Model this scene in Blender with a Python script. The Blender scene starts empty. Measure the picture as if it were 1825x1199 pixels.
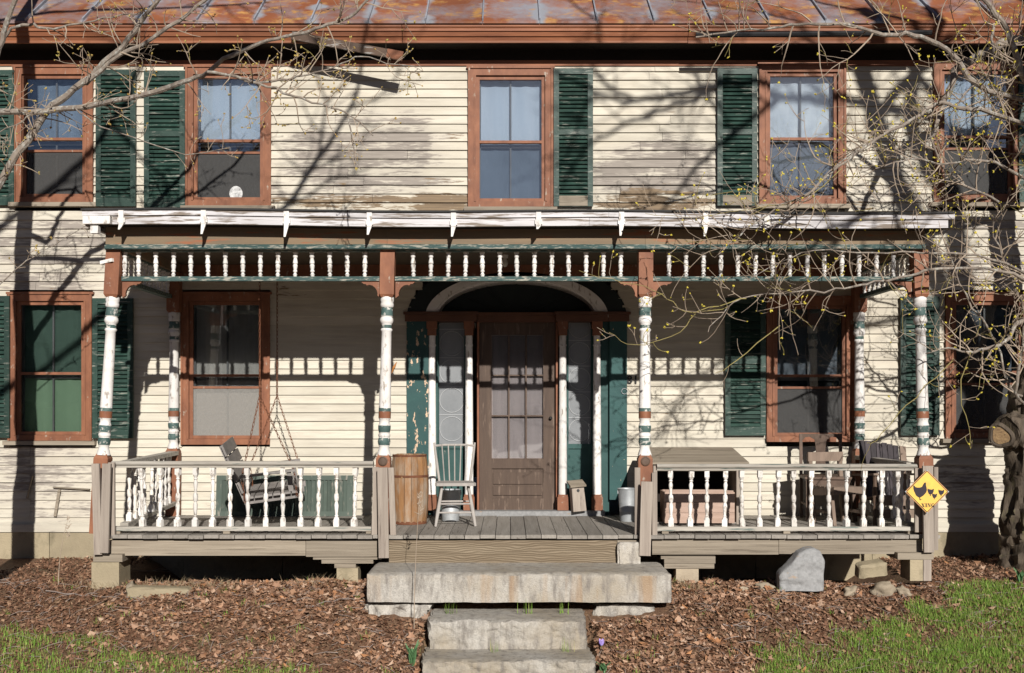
import bpy, math, random
from mathutils import Vector, Matrix, noise as mnoise

# ------------------------------------------------------------------ camera, sky, sun, exposure
scene = bpy.context.scene
C = bpy.context.collection
R = math.radians
F = 2020.0            # focal length in photo pixels
EYE = 1.6
cam_d = bpy.data.cameras.new("camera")
cam = bpy.data.objects.new("camera", cam_d); C.objects.link(cam)
cam.location = (0, -12.0, EYE); cam.rotation_euler = (R(90), 0, 0)
cam_d.sensor_width = 36.0; cam_d.lens = 36.0 * F / 1825.0
cam_d.shift_x = (912.5 - 906) / 1825.0
cam_d.shift_y = (725 - 599.5) / 1825.0
cam_d.clip_start = 0.1; cam_d.clip_end = 2000
scene.camera = cam

SUN = Vector((0.211, -1.0, 0.472)).normalized()      # direction towards the sun
SUN_EL = math.asin(SUN.z)
world = bpy.data.worlds.new("World"); scene.world = world; world.use_nodes = True
wn = world.node_tree.nodes; wl = world.node_tree.links
sky = wn.new('ShaderNodeTexSky'); sky.sky_type = 'NISHITA'; sky.sun_disc = False
sky.sun_elevation = SUN_EL; sky.sun_rotation = math.atan2(SUN.x, SUN.y)
sky.air_density = 0.35; sky.dust_density = 0.2; sky.ozone_density = 1.0
wl.new(sky.outputs[0], wn['Background'].inputs[0]); wn['Background'].inputs[1].default_value = 0.05
sun_d = bpy.data.lights.new("sun", 'SUN'); sun_d.energy = 5.0; sun_d.angle = R(0.55); sun_d.color = (1.0, 0.955, 0.89)
sun = bpy.data.objects.new("sun", sun_d); C.objects.link(sun)
sun.rotation_euler = SUN.to_track_quat('Z', 'Y').to_euler(); sun.location = (4, -20, 12)
scene.view_settings.view_transform = 'Standard'; scene.view_settings.look = 'None'
scene.view_settings.exposure = 0.2; scene.view_settings.gamma = 1.0
scene.render.engine = 'CYCLES'
scene.cycles.max_bounces = 8; scene.cycles.diffuse_bounces = 4; scene.cycles.transparent_max_bounces = 12

rnd = random.Random(7)
def wx(px, d=12.0): return (px - 906.0) * d / F
def wz(py, d=12.0): return EYE + (725.0 - py) * d / F
def P(px, py, d): return Vector((wx(px, d), d - 12.0, wz(py, d)))

# ------------------------------------------------------------------ materials
def mat(name, c1, c2=None, scale=(3, 3, 3), rough=0.75, wear=None, wear_at=0.62, wear_scale=(4, 4, 14), soft=0.04,
        bump=0.25, bump_scale=None, jitter=0.12, metallic=0.0, detail=6, spec=0.3, dirt=None, dirt_at=0.55):
    m = bpy.data.materials.new(name); m.use_nodes = True
    nt = m.node_tree; N = nt.nodes; L = nt.links; b = N['Principled BSDF']
    b.inputs['Roughness'].default_value = rough; b.inputs['Metallic'].default_value = metallic
    b.inputs['Specular IOR Level'].default_value = spec
    geo = N.new('ShaderNodeNewGeometry')
    def noise(sc, det=detail, off=0.0, ro=0.6):
        mp = N.new('ShaderNodeMapping'); mp.inputs['Scale'].default_value = sc; mp.inputs['Location'].default_value = (off, off * .7, off * 1.3)
        L.new(geo.outputs['Position'], mp.inputs[0])
        n = N.new('ShaderNodeTexNoise'); n.inputs['Scale'].default_value = 1.0; n.inputs['Detail'].default_value = det; n.inputs['Roughness'].default_value = ro
        L.new(mp.outputs[0], n.inputs['Vector']); return n.outputs[0]
    def mix(fac, a, bb, mode='MIX'):
        x = N.new('ShaderNodeMix'); x.data_type = 'RGBA'; x.blend_type = mode
        for v, s in ((fac, x.inputs[0]), (a, x.inputs[6]), (bb, x.inputs[7])):
            if hasattr(v, 'links'): L.new(v, s)
            elif isinstance(v, (int, float)): s.default_value = v
            else: s.default_value = (*v, 1)
        return x.outputs[2]
    def step(v, at, sf):
        r = N.new('ShaderNodeMapRange'); r.inputs[1].default_value = at - sf; r.inputs[2].default_value = at + sf
        L.new(v, r.inputs[0]); return r.outputs[0]
    c2 = c2 or tuple(x * .75 for x in c1)
    n1 = noise(scale)
    col = mix(step(n1, .5, .22), c1, c2)
    if dirt: col = mix(step(noise((1.3, 1.3, 1.3), 8, 5.0, .7), dirt_at, .12), col, dirt)
    if wear:
        wmask = step(noise(wear_scale, 8, 11.0, .65), wear_at, soft)
        col = mix(wmask, col, wear)
    if jitter:
        oi = N.new('ShaderNodeObjectInfo'); r = N.new('ShaderNodeMapRange')
        r.inputs[3].default_value = 1 - jitter; r.inputs[4].default_value = 1 + jitter
        L.new(oi.outputs['Random'], r.inputs[0])
        vm = N.new('ShaderNodeVectorMath'); vm.operation = 'SCALE'
        L.new(col, vm.inputs[0]); L.new(r.outputs[0], vm.inputs[3]); col = vm.outputs[0]
    L.new(col, b.inputs['Base Color'])
    if bump:
        bs = bump_scale or tuple(x * 4 for x in scale)
        bn = N.new('ShaderNodeBump'); bn.inputs['Strength'].default_value = bump; bn.inputs['Distance'].default_value = 0.01
        L.new(noise(bs, 6, 3.0), bn.inputs['Height']); L.new(bn.outputs[0], b.inputs['Normal'])
    return m

GX, GY, GZ = (2, 30, 30), (30, 2, 30), (30, 30, 2)       # grain along x, y, z
BARE = (0.20, 0.175, 0.15)
M = {}
M['white'] = mat('white_paint', (.76, .74, .72), (.62, .59, .55), (5, 5, 9), wear=(.32, .28, .24), wear_at=.605, wear_scale=(26, 26, 9), bump=.2)
M['white_porch'] = mat('white_rail_paint', (.76, .74, .72), (.62, .58, .52), (6, 6, 3), wear=(.34, .3, .26), wear_at=.57, wear_scale=(30, 30, 12), bump=.25, jitter=.16)
M['fascia'] = mat('peeling_white_fascia', (.66, .65, .67), (.42, .4, .4), (1.2, 5, 14), wear=(.2, .165, .135), wear_at=.53, wear_scale=(2.2, 8, 30), bump=.3)
M['orange'] = mat('burnt_orange_trim', (.27, .112, .058), (.15, .058, .032), (9, 9, 5), wear=(.36, .3, .24), wear_at=.66, wear_scale=(22, 22, 9), bump=.2, rough=.6)
M['orange_x'] = mat('burnt_orange_cornice', (.31, .12, .055), (.15, .055, .03), (1.4, 9, 14), wear=(.42, .33, .25), wear_at=.71, wear_scale=(2, 12, 30), bump=.3, rough=.6)
M['green'] = mat('dark_green_shutter', (.027, .058, .045), (.013, .034, .027), (9, 9, 9), wear=(.2, .21, .18), wear_at=.61, wear_scale=(6, 20, 40), bump=.2, rough=.5, jitter=.25)
M['green_pale'] = mat('faded_green_shutter', (.085, .108, .09), (.055, .075, .062), (4, 4, 4), wear=(.2, .19, .16), wear_at=.62, wear_scale=(30, 30, 6), rough=.7)
M['teal'] = mat('teal_band', (.085, .135, .125), (.045, .085, .08), (8, 8, 8), wear=(.52, .5, .46), wear_at=.58, wear_scale=(24, 24, 24), rough=.6)
M['teal_panel'] = mat('flaking_teal_panel', (.028, .085, .08), (.02, .06, .06), (4, 4, 4), wear=(.62, .44, .3), wear_at=.6, soft=.012, wear_scale=(16, 16, 8), rough=.6)
M['teal_dots'] = mat('speckled_teal_panel', (.028, .085, .08), (.02, .06, .06), (4, 4, 4), wear=(.62, .44, .3), wear_at=.68, soft=.012, wear_scale=(24, 24, 20), rough=.6)
M['teal_plain'] = mat('teal_entry_paint', (.03, .085, .078), (.02, .06, .056), (4, 4, 4), wear=(.3, .28, .24), wear_at=.72, wear_scale=(14, 14, 7), rough=.55)
M['teal_rail'] = mat('teal_rail_worn', (.06, .105, .1), (.03, .065, .06), (2, 8, 8), wear=(.34, .33, .28), wear_at=.56, wear_scale=(12, 70, 70), rough=.7)
M['entab'] = mat('dark_brown_entablature', (.13, .055, .03), (.08, .035, .02), (4, 9, 9), rough=.6)
M['black_green'] = mat('blackish_green_arch', (.012, .02, .02), (.008, .012, .012), rough=.6)
M['bare_x'] = mat('weathered_board', (.31, .265, .205), (.2, .165, .125), (1.2, 18, 26), wear=(.14, .115, .085), wear_at=.6, wear_scale=(1.5, 20, 50), bump=.5, bump_scale=(3, 60, 90))
M['bare_z'] = mat('weathered_upright', (.36, .31, .26), (.23, .19, .16), (26, 26, 1.4), wear=(.15, .12, .1), wear_at=.62, wear_scale=(50, 50, 2), bump=.4, bump_scale=(80, 80, 3))
def swirl_wood():
    m = mat('swirl_grain_board', (.31, .25, .175), (.17, .125, .08), (1.2, 18, 26), bump=0); nt = m.node_tree; N = nt.nodes; L = nt.links; b = N['Principled BSDF']
    src = b.inputs['Base Color'].links[0].from_socket; geo = N.new('ShaderNodeNewGeometry'); mp = N.new('ShaderNodeMapping'); mp.inputs['Scale'].default_value = (2.4, 1, 7); L.new(geo.outputs['Position'], mp.inputs[0])
    w = N.new('ShaderNodeTexWave'); w.bands_direction = 'Z'; w.inputs['Scale'].default_value = 2.3; w.inputs['Distortion'].default_value = 13; w.inputs['Detail'].default_value = 2; w.inputs['Detail Scale'].default_value = .55; L.new(mp.outputs[0], w.inputs[0])
    r = N.new('ShaderNodeMapRange'); r.inputs[1].default_value = .1; r.inputs[2].default_value = .75; r.inputs[3].default_value = .5; r.inputs[4].default_value = 0; L.new(w.outputs[1], r.inputs[0])
    x = N.new('ShaderNodeMix'); x.data_type = 'RGBA'; L.new(r.outputs[0], x.inputs[0]); L.new(src, x.inputs[6]); x.inputs[7].default_value = (.11, .08, .05, 1); L.new(x.outputs[2], b.inputs['Base Color'])
    bn = N.new('ShaderNodeBump'); bn.inputs['Strength'].default_value = .6; bn.inputs['Distance'].default_value = .01; L.new(w.outputs[1], bn.inputs['Height']); L.new(bn.outputs[0], b.inputs['Normal']); return m
M['swirl'] = swirl_wood()
M['deck'] = mat('grey_deck', (.29, .265, .235), (.2, .18, .155), (22, 1.5, 22), wear=(.12, .1, .085), wear_at=.63, wear_scale=(40, 2.5, 40), bump=.4, bump_scale=(80, 3, 80), jitter=.2)
M['beam'] = mat('brown_beam', (.25, .175, .105), (.15, .115, .08), (1.2, 6, 9), wear=(.3, .12, .06), wear_at=.6, wear_scale=(2, 10, 16), bump=.3)
M['rail'] = mat('worn_grey_rail', (.44, .41, .36), (.3, .27, .23), (2, 20, 26), wear=(.07, .11, .1), wear_at=.6, wear_scale=(3, 40, 60), bump=.4)
M['dark'] = mat('dark_soffit_shade', (.022, .016, .012), (.014, .01, .008), rough=.9)  # near black; the eaves' deep shade is put into this colour
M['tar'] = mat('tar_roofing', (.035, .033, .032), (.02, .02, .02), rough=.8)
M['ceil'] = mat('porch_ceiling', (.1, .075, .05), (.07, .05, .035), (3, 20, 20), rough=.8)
M['granite'] = mat('granite', (.52, .49, .44), (.33, .31, .28), (70, 70, 70), wear=(.2, .18, .16), wear_at=.585, wear_scale=(15, 15, 3.5), soft=.1, bump=.9, bump_scale=(90, 90, 90), dirt=(.34, .29, .22), dirt_at=.54)
M['stone'] = mat('grey_stone', (.31, .31, .31), (.2, .2, .2), (30, 30, 30), wear=(.35, .24, .15), wear_at=.66, wear_scale=(5, 5, 9), bump=.6, bump_scale=(40, 40, 40))
M['fieldstone'] = mat('tan_fieldstone', (.36, .3, .22), (.27, .22, .16), (9, 9, 9), bump=.6, bump_scale=(40, 40, 40), jitter=.3)
M['foundation'] = mat('foundation_concrete', (.36, .3, .2), (.27, .225, .15), (4, 4, 4), wear=(.2, .17, .11), wear_at=.63, wear_scale=(7, 7, 5), soft=.1, bump=.5, bump_scale=(60, 60, 60))
M['barrel'] = mat('barrel_oak', (.33, .17, .07), (.19, .1, .048), (22, 22, 2), wear=(.33, .27, .21), wear_at=.56, wear_scale=(10, 10, 3), soft=.12, bump=.3, bump_scale=(60, 60, 4))
M['rust'] = mat('rusty_iron', (.17, .065, .03), (.09, .035, .02), (20, 20, 20), wear=(.4, .26, .12), wear_at=.66, wear_scale=(30, 30, 60), rough=.85)
M['galv'] = mat('galvanised_steel', (.42, .44, .45), (.3, .31, .32), (14, 14, 14), rough=.5, metallic=.35, bump=.1)
M['door'] = mat('brown_door', (.105, .07, .05), (.07, .045, .033), (20, 20, 2), wear=(.17, .12, .09), wear_at=.6, wear_scale=(30, 30, 3), rough=.6, bump=.2)
M['crate'] = mat('pinkish_crate_wood', (.44, .32, .26), (.32, .22, .17), (3, 20, 30), bump=.3)
M['chair_grey'] = mat('silvered_chair_wood', (.4, .37, .34), (.28, .255, .235), (20, 20, 4), bump=.2)
M['swing_grey'] = mat('grey_swing_wood', (.27, .25, .235), (.17, .155, .145), (20, 3, 20), bump=.2)
M['chair_brown'] = mat('brown_chair_wood', (.13, .085, .06), (.08, .05, .035), (20, 20, 4), rough=.55)
M['chair_tan'] = mat('tan_chair_wood', (.23, .17, .13), (.15, .11, .085), (20, 20, 4))
M['slate_wood'] = mat('dark_slat_wood', (.06, .05, .055), (.035, .03, .033), (30, 30, 2), jitter=.3)
M['bark'] = mat('grey_brown_bark', (.29, .245, .2), (.15, .12, .1), (14, 14, 7), wear=(.42, .42, .38), wear_at=.6, wear_scale=(22, 22, 16), soft=.08, bump=.8, bump_scale=(50, 50, 22), jitter=0)
M['bark_dark'] = mat('furrowed_bark', (.13, .1, .072), (.04, .031, .023), (18, 18, 5), bump=1.0, bump_scale=(40, 40, 9), jitter=0, wear=(.14, .13, .05), wear_at=.64, wear_scale=(6, 6, 4), soft=.1)
M['twig'] = mat('pale_twigs', (.42, .34, .26), (.26, .2, .15), (3, 3, 3), bump=0, jitter=0)
M['twig_green'] = mat('yellow_green_shoots', (.30, .26, .09), (.22, .17, .07), (3, 3, 3), bump=0, jitter=0)
M['bud'] = mat('yellow_buds', (.6, .48, .06), (.42, .36, .05), (30, 30, 30), bump=0, jitter=0)
M['bud_rust'] = mat('rusty_buds', (.42, .24, .08), (.33, .3, .08), (20, 20, 20), bump=0, jitter=0)
M['cutwood'] = mat('cut_branch_wood', (.36, .24, .12), (.16, .1, .055), (22, 22, 60), bump=.7, wear=(.05, .035, .025), wear_at=.63, wear_scale=(40, 40, 22))
M['black'] = mat('black_metal', (.02, .02, .022), (.012, .012, .012), rough=.45, jitter=0)
M['sign_black'] = mat('sign_black', (.03, .02, .03), (.02, .014, .02), rough=.5, jitter=0, bump=0)
M['sign_yellow'] = mat('sign_yellow', (.78, .55, .1), (.72, .43, .1), (7, 7, 7), wear=(.7, .38, .1), wear_at=.64, wear_scale=(9, 9, 9), soft=.1, rough=.4, jitter=0, bump=0)
M['sign_edge'] = mat('sign_orange_edge', (.66, .36, .14), (.5, .25, .1), (12, 12, 12), rough=.5, jitter=0, bump=0)
M['bulb'] = mat('frosted_bulb', (.7, .68, .62), rough=.2, bump=0)
M['leafdry'] = mat('dry_leaf_curl', (.42, .18, .05), rough=.7, bump=0)
M['tulip'] = mat('tulip_leaf', (.11, .22, .1), (.07, .15, .06), rough=.5, bump=0, jitter=0)
M['crocus'] = mat('crocus_petal', (.52, .42, .8), (.4, .3, .7), rough=.5, bump=0, jitter=0)
M['twig_ground'] = mat('fallen_twig', (.3, .25, .22), (.2, .16, .14), bump=0)
M['paper'] = mat('white_paper', (.75, .75, .74), (.2, .2, .2), (40, 40, 40), bump=0)

def curtain(name, c1, c2, sc=(8, 8, .6)):
    M[name] = mat(name, c1, c2, sc, rough=.9, bump=.3, bump_scale=(14, 14, 1), jitter=0)
curtain('shade_blue', (.56, .6, .67), (.44, .5, .58))
curtain('shade_dim_reflect', (.26, .31, .38), (.1, .125, .16), (4, 4, 3))  # window shade with dark blue reflections mixed into its colour
curtain('shade_white_reflect', (.78, .79, .8), (.5, .53, .58), (5, 5, 4))  # white window shade, tree reflections mixed into its colour
curtain('shade_green', (.22, .31, .19), (.17, .25, .15))
curtain('lace', (.44, .4, .35), (.36, .32, .28), (22, 22, 1))
curtain('lace_pink', (.5, .4, .37), (.4, .32, .3), (22, 22, 1))
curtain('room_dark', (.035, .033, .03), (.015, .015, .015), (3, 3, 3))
curtain('room_grey_reflect', (.2, .21, .23), (.11, .12, .13), (4, 4, 1))  # grey of the pane's reflections is put into this backing colour

def thin_glass(name, boost, rough=.02, tint=(.9, .93, .95)):
    m = bpy.data.materials.new(name); m.use_nodes = True; nt = m.node_tree; N = nt.nodes; L = nt.links
    N.remove(N['Principled BSDF']); out = N['Material Output']
    tr = N.new('ShaderNodeBsdfTransparent'); tr.inputs[0].default_value = (*tint, 1)
    gl = N.new('ShaderNodeBsdfGlossy'); gl.inputs['Roughness'].default_value = rough
    fr = N.new('ShaderNodeFresnel'); fr.inputs[0].default_value = 1.5
    ad = N.new('ShaderNodeMath'); ad.operation = 'ADD'; ad.inputs[1].default_value = boost; ad.use_clamp = True
    geo = N.new('ShaderNodeNewGeometry'); n = N.new('ShaderNodeTexNoise'); n.inputs['Scale'].default_value = 2.0
    L.new(geo.outputs['Position'], n.inputs['Vector'])
    bp = N.new('ShaderNodeBump'); bp.inputs['Strength'].default_value = .03; bp.inputs['Distance'].default_value = .02
    L.new(n.outputs[0], bp.inputs['Height']); L.new(bp.outputs[0], gl.inputs['Normal'])
    mx = N.new('ShaderNodeMixShader'); L.new(fr.outputs[0], ad.inputs[0]); L.new(ad.outputs[0], mx.inputs[0])
    L.new(tr.outputs[0], mx.inputs[1]); L.new(gl.outputs[0], mx.inputs[2]); L.new(mx.outputs[0], out.inputs[0]); return m
M['glass'] = thin_glass('old_window_glass', .13)
def screen_mat(name, col, t):
    m = bpy.data.materials.new(name); m.use_nodes = True; nt = m.node_tree; N = nt.nodes; L = nt.links
    b = N['Principled BSDF']; b.inputs['Base Color'].default_value = (*col, 1); b.inputs['Roughness'].default_value = .8
    geo = N.new('ShaderNodeNewGeometry'); n = N.new('ShaderNodeTexNoise'); n.inputs['Scale'].default_value = 45; n.inputs['Detail'].default_value = 4
    L.new(geo.outputs['Position'], n.inputs['Vector'])
    r = N.new('ShaderNodeMapRange'); r.inputs[1].default_value = .3; r.inputs[2].default_value = .7; r.inputs[3].default_value = t - .08; r.inputs[4].default_value = t + .08
    L.new(n.outputs[0], r.inputs[0])
    tr = N.new('ShaderNodeBsdfTransparent'); mx = N.new('ShaderNodeMixShader')
    L.new(r.outputs[0], mx.inputs[0]); L.new(tr.outputs[0], mx.inputs[1]); L.new(b.outputs[0], mx.inputs[2])
    L.new(mx.outputs[0], N['Material Output'].inputs[0]); return m
M['screen'] = screen_mat('insect_screen', (.062, .061, .06), .55)
M['screen_pale'] = screen_mat('dusty_pale_screen', (.3, .29, .27), .45)

def clapboard_mat():
    m = bpy.data.materials.new('cream_clapboard_paint'); m.use_nodes = True; nt = m.node_tree; N = nt.nodes; L = nt.links
    b = N['Principled BSDF']; b.inputs['Roughness'].default_value = .75; b.inputs['Specular IOR Level'].default_value = .25
    geo = N.new('ShaderNodeNewGeometry'); pos = geo.outputs['Position']
    def math_(op, a, c, clamp=False):
        x = N.new('ShaderNodeMath'); x.operation = op; x.use_clamp = clamp
        for v, s in ((a, x.inputs[0]), (c, x.inputs[1])):
            if hasattr(v, 'links'): L.new(v, s)
            else: s.default_value = v
        return x.outputs[0]
    def noise(sc, det=8, ro=.65, off=0.):
        mp = N.new('ShaderNodeMapping'); mp.inputs['Scale'].default_value = sc; mp.inputs['Location'].default_value = (off, off, off)
        L.new(pos, mp.inputs[0]); n = N.new('ShaderNodeTexNoise'); n.inputs['Scale'].default_value = 1; n.inputs['Detail'].default_value = det; n.inputs['Roughness'].default_value = ro
        L.new(mp.outputs[0], n.inputs['Vector']); return n.outputs[0]
    def patches(lst):
        cur = None
        for (px, py, rx, ry, s) in lst:
            sub = N.new('ShaderNodeVectorMath'); sub.operation = 'SUBTRACT'; L.new(pos, sub.inputs[0]); sub.inputs[1].default_value = (wx(px), 0, wz(py))
            mul = N.new('ShaderNodeVectorMath'); mul.operation = 'MULTIPLY'; L.new(sub.outputs[0], mul.inputs[0]); mul.inputs[1].default_value = (168.3 / rx, 0, 168.3 / ry)
            ln = N.new('ShaderNodeVectorMath'); ln.operation = 'LENGTH'; L.new(mul.outputs[0], ln.inputs[0])
            r = N.new('ShaderNodeMapRange'); r.interpolation_type = 'SMOOTHSTEP'; r.inputs[1].default_value = 1.25; r.inputs[2].default_value = .45; r.inputs[3].default_value = 0; r.inputs[4].default_value = s
            L.new(ln.outputs[1], r.inputs[0]); cur = r.outputs[0] if cur is None else math_('MAXIMUM', cur, r.outputs[0])
        return cur
    grey = patches([(640, 285, 175, 125, .36), (724, 265, 60, 95, .42), (1165, 310, 150, 90, .40), (70, 450, 190, 110, .31), (90, 860, 190, 110, .25),
                    (1770, 440, 150, 90, .3), (1740, 840, 130, 90, .24), (520, 330, 60, 50, .2), (1580, 330, 80, 60, .2), (20, 830, 70, 60, .2)])
    brown = patches([(1170, 358, 150, 24, .4), (760, 362, 300, 20, .4), (1520, 372, 60, 14, .3), (600, 345, 60, 26, .2)])
    nz = noise((2.2, 2, 26)); nz2 = noise((9, 5, 60), off=4.)
    k = math_('ADD', math_('MULTIPLY', nz, .6), math_('MULTIPLY', nz2, .4))
    def thr(v, at, sf):
        r = N.new('ShaderNodeMapRange'); r.inputs[1].default_value = at - sf; r.inputs[2].default_value = at + sf; L.new(v, r.inputs[0]); return r.outputs[0]
    def mix(f, a, c):
        x = N.new('ShaderNodeMix'); x.data_type = 'RGBA'
        for v, s in ((f, x.inputs[0]), (a, x.inputs[6]), (c, x.inputs[7])):
            if hasattr(v, 'links'): L.new(v, s)
            else: s.default_value = (*v, 1)
        return x.outputs[2]
    cream = mix(thr(noise((1.4, 1, 7)), .5, .25), (.61, .572, .482), (.51, .47, .385))
    cream = mix(thr(noise((.7, 1, 1.6), off=9.), .62, .16), cream, (.43, .38, .3))
    cream = mix(thr(noise((1.6, 4, 22), off=31.), .6, .12), cream, (.43, .39, .325))
    woodg = mix(thr(noise((2.5, 9, 60), off=2.), .5, .2), (.31, .275, .24), (.2, .175, .152))
    woodb = mix(thr(noise((2.5, 9, 60), off=7.), .5, .2), (.25, .18, .11), (.13, .095, .065))
    oi = N.new('ShaderNodeObjectInfo'); rb = math_('MULTIPLY', math_('SUBTRACT', oi.outputs['Random'], .5), .22)
    big = math_('MULTIPLY', math_('SUBTRACT', noise((1.1, 1, 2.2), 4, .6, 21.), .5), .7)
    k2 = math_('ADD', math_('ADD', math_('MULTIPLY', math_('SUBTRACT', k, .5), 1.5), .5), math_('ADD', rb, big))
    cream = mix(thr(math_('ADD', k2, math_('MULTIPLY', grey, 1.05)), .75, .12), cream, (.46, .42, .355))
    c = mix(thr(math_('ADD', k2, math_('MULTIPLY', grey, 1.05)), .85, .06), cream, woodg)
    c = mix(thr(math_('ADD', k2, brown), .78, .035), c, woodb)
    c = mix(thr(noise((14, 5, 40), off=13.), .725, .02), c, (.3, .25, .2))
    r = N.new('ShaderNodeMapRange'); r.inputs[3].default_value = .9; r.inputs[4].default_value = 1.07
    L.new(oi.outputs['Random'], r.inputs[0]); vm = N.new('ShaderNodeVectorMath'); vm.operation = 'SCALE'
    L.new(c, vm.inputs[0]); L.new(r.outputs[0], vm.inputs[3]); L.new(vm.outputs[0], b.inputs['Base Color'])
    bn = N.new('ShaderNodeBump'); bn.inputs['Strength'].default_value = .35; bn.inputs['Distance'].default_value = .006
    L.new(k, bn.inputs['Height']); L.new(bn.outputs[0], b.inputs['Normal'])
    return m
M['clap'] = clapboard_mat()

def rust_roof_mat():
    m = mat('rusted_standing_seam', (.30, .1, .04), (.17, .062, .034), (1.2, 2.5, 2.5), wear=(.42, .22, .07), wear_at=.6, wear_scale=(5, 6, 6), soft=.06, rough=.6, jitter=.2, bump=.2, dirt=(.24, .24, .27), dirt_at=.55)
    nt = m.node_tree; N = nt.nodes; L = nt.links; b = N['Principled BSDF']; src = b.inputs['Base Color'].links[0].from_socket
    tc = N.new('ShaderNodeTexCoord'); sx = N.new('ShaderNodeSeparateXYZ'); L.new(tc.outputs['Generated'], sx.inputs[0])
    ab = N.new('ShaderNodeMath'); ab.operation = 'SUBTRACT'; L.new(sx.outputs[0], ab.inputs[0]); ab.inputs[1].default_value = .5
    a2 = N.new('ShaderNodeMath'); a2.operation = 'ABSOLUTE'; L.new(ab.outputs[0], a2.inputs[0])
    geo = N.new('ShaderNodeNewGeometry'); mp = N.new('ShaderNodeMapping'); mp.inputs['Scale'].default_value = (2.2, 3, 3); L.new(geo.outputs['Position'], mp.inputs[0])
    n = N.new('ShaderNodeTexNoise'); n.inputs['Scale'].default_value = 1; n.inputs['Detail'].default_value = 6; L.new(mp.outputs[0], n.inputs['Vector'])
    ad = N.new('ShaderNodeMath'); ad.operation = 'MULTIPLY_ADD'; L.new(n.outputs[0], ad.inputs[0]); ad.inputs[1].default_value = .9; L.new(a2.outputs[0], ad.inputs[2])
    r = N.new('ShaderNodeMapRange'); r.inputs[1].default_value = .88; r.inputs[2].default_value = 1.0; L.new(ad.outputs[0], r.inputs[0])
    x = N.new('ShaderNodeMix'); x.data_type = 'RGBA'; L.new(r.outputs[0], x.inputs[0]); L.new(src, x.inputs[6]); x.inputs[7].default_value = (.25, .26, .29, 1); L.new(x.outputs[2], b.inputs['Base Color'])
    return m
M['roof'] = rust_roof_mat()
M['seam'] = mat('grey_seam', (.3, .32, .36), (.2, .2, .23), (6, 6, 6), rough=.6)

# ------------------------------------------------------------------ mesh helpers
class MB:
    def __init__(s): s.v = []; s.f = []
    def add(s, vs, fs):
        o = len(s.v); s.v += [Vector(v) for v in vs]; s.f += [tuple(i + o for i in f) for f in fs]; return s
    def box(s, x0, x1, y0, y1, z0, z1, mtx=None):
        vs = [Vector((x, y, z)) for z in (z0, z1) for y in (y0, y1) for x in (x0, x1)]
        if mtx is not None: vs = [mtx @ v for v in vs]
        return s.add(vs, [(0, 2, 3, 1), (4, 5, 7, 6), (0, 1, 5, 4), (2, 6, 7, 3), (0, 4, 6, 2), (1, 3, 7, 5)])
    def bar(s, a, b, w, t, up=(0, 0, 1)):
        a = Vector(a); b = Vector(b); d = b - a; z = d.normalized(); u = Vector(up)
        if abs(z.dot(u)) > .98: u = Vector((0, 1, 0))
        x = z.cross(u).normalized(); y = z.cross(x).normalized()
        m = Matrix((x, y, z)).transposed().to_4x4(); m.translation = a
        return s.box(-w / 2, w / 2, -t / 2, t / 2, 0, d.length, m)
    def lathe(s, prof, n=12, cx=0, cy=0, cap=True, sq=None):
        o = len(s.v)
        for (z, r) in prof:
            for k in range(n):
                a = 2 * math.pi * (k + .5) / n; s.v.append(Vector((cx + r * math.cos(a), cy + r * math.sin(a), z)))
        for i in range(len(prof) - 1):
            for k in range(n):
                a, b = o + i * n + k, o + i * n + (k + 1) % n; s.f.append((a, b, b + n, a + n))
        if cap:
            s.f.append(tuple(o + k for k in reversed(range(n)))); s.f.append(tuple(o + (len(prof) - 1) * n + k for k in range(n)))
        return s
    def tube(s, pts, rad, n=5, cap=True):
        pts = [Vector(p) for p in pts]; m = len(pts)
        if not hasattr(rad, '__len__'): rad = [rad] * m
        o = len(s.v); prev = None
        for i, p in enumerate(pts):
            t = (pts[min(i + 1, m - 1)] - pts[max(i - 1, 0)])
            t = t.normalized() if t.length > 1e-9 else Vector((0, 0, 1))
            if prev is None: u = t.cross(Vector((0, 0, 1)) if abs(t.z) < .9 else Vector((1, 0, 0))).normalized()
            else:
                u = prev - t * prev.dot(t); u = u.normalized() if u.length > 1e-6 else t.orthogonal().normalized()
            prev = u; w = t.cross(u)
            for k in range(n):
                a = 2 * math.pi * k / n; s.v.append(p + (u * math.cos(a) + w * math.sin(a)) * rad[i])
        for i in range(m - 1):
            for k in range(n):
                a, b = o + i * n + k, o + i * n + (k + 1) % n; s.f.append((a, b, b + n, a + n))
        if cap:
            s.f.append(tuple(o + k for k in reversed(range(n)))); s.f.append(tuple(o + (m - 1) * n + k for k in range(n)))
        return s
    def prism(s, poly, y0, y1, axis='y'):       # polygon in xz (axis y), extruded from y0 to y1; or in yz (axis x)
        n = len(poly)
        mk = (lambda a, b, e: (a, e, b)) if axis == 'y' else (lambda a, b, e: (e, a, b))
        vs = [mk(a, b, y0) for a, b in poly] + [mk(a, b, y1) for a, b in poly]
        fs = [tuple(range(n)), tuple(reversed(range(n, 2 * n)))] + [(i, i + n, (i + 1) % n + n, (i + 1) % n) for i in range(n)]
        return s.add(vs, fs)
    def mesh(s, name, smooth=False):
        me = bpy.data.meshes.new(name); me.from_pydata([tuple(v) for v in s.v], [], s.f); me.update()
        if smooth:
            for p in me.polygons: p.use_smooth = True
            try: me.set_sharp_from_angle(angle=R(40))
            except Exception: pass
        return me
    def build(s, name, m, parent=None, smooth=False, at=None, local=False, kind=None):
        at = Vector(at) if at is not None else (Vector((0, 0, 0)) if local else sum(s.v, Vector()) / max(1, len(s.v)))
        for v in s.v: v -= at
        return put(name, s.mesh(name, smooth), m, parent, at, local=local, kind=kind)

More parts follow.
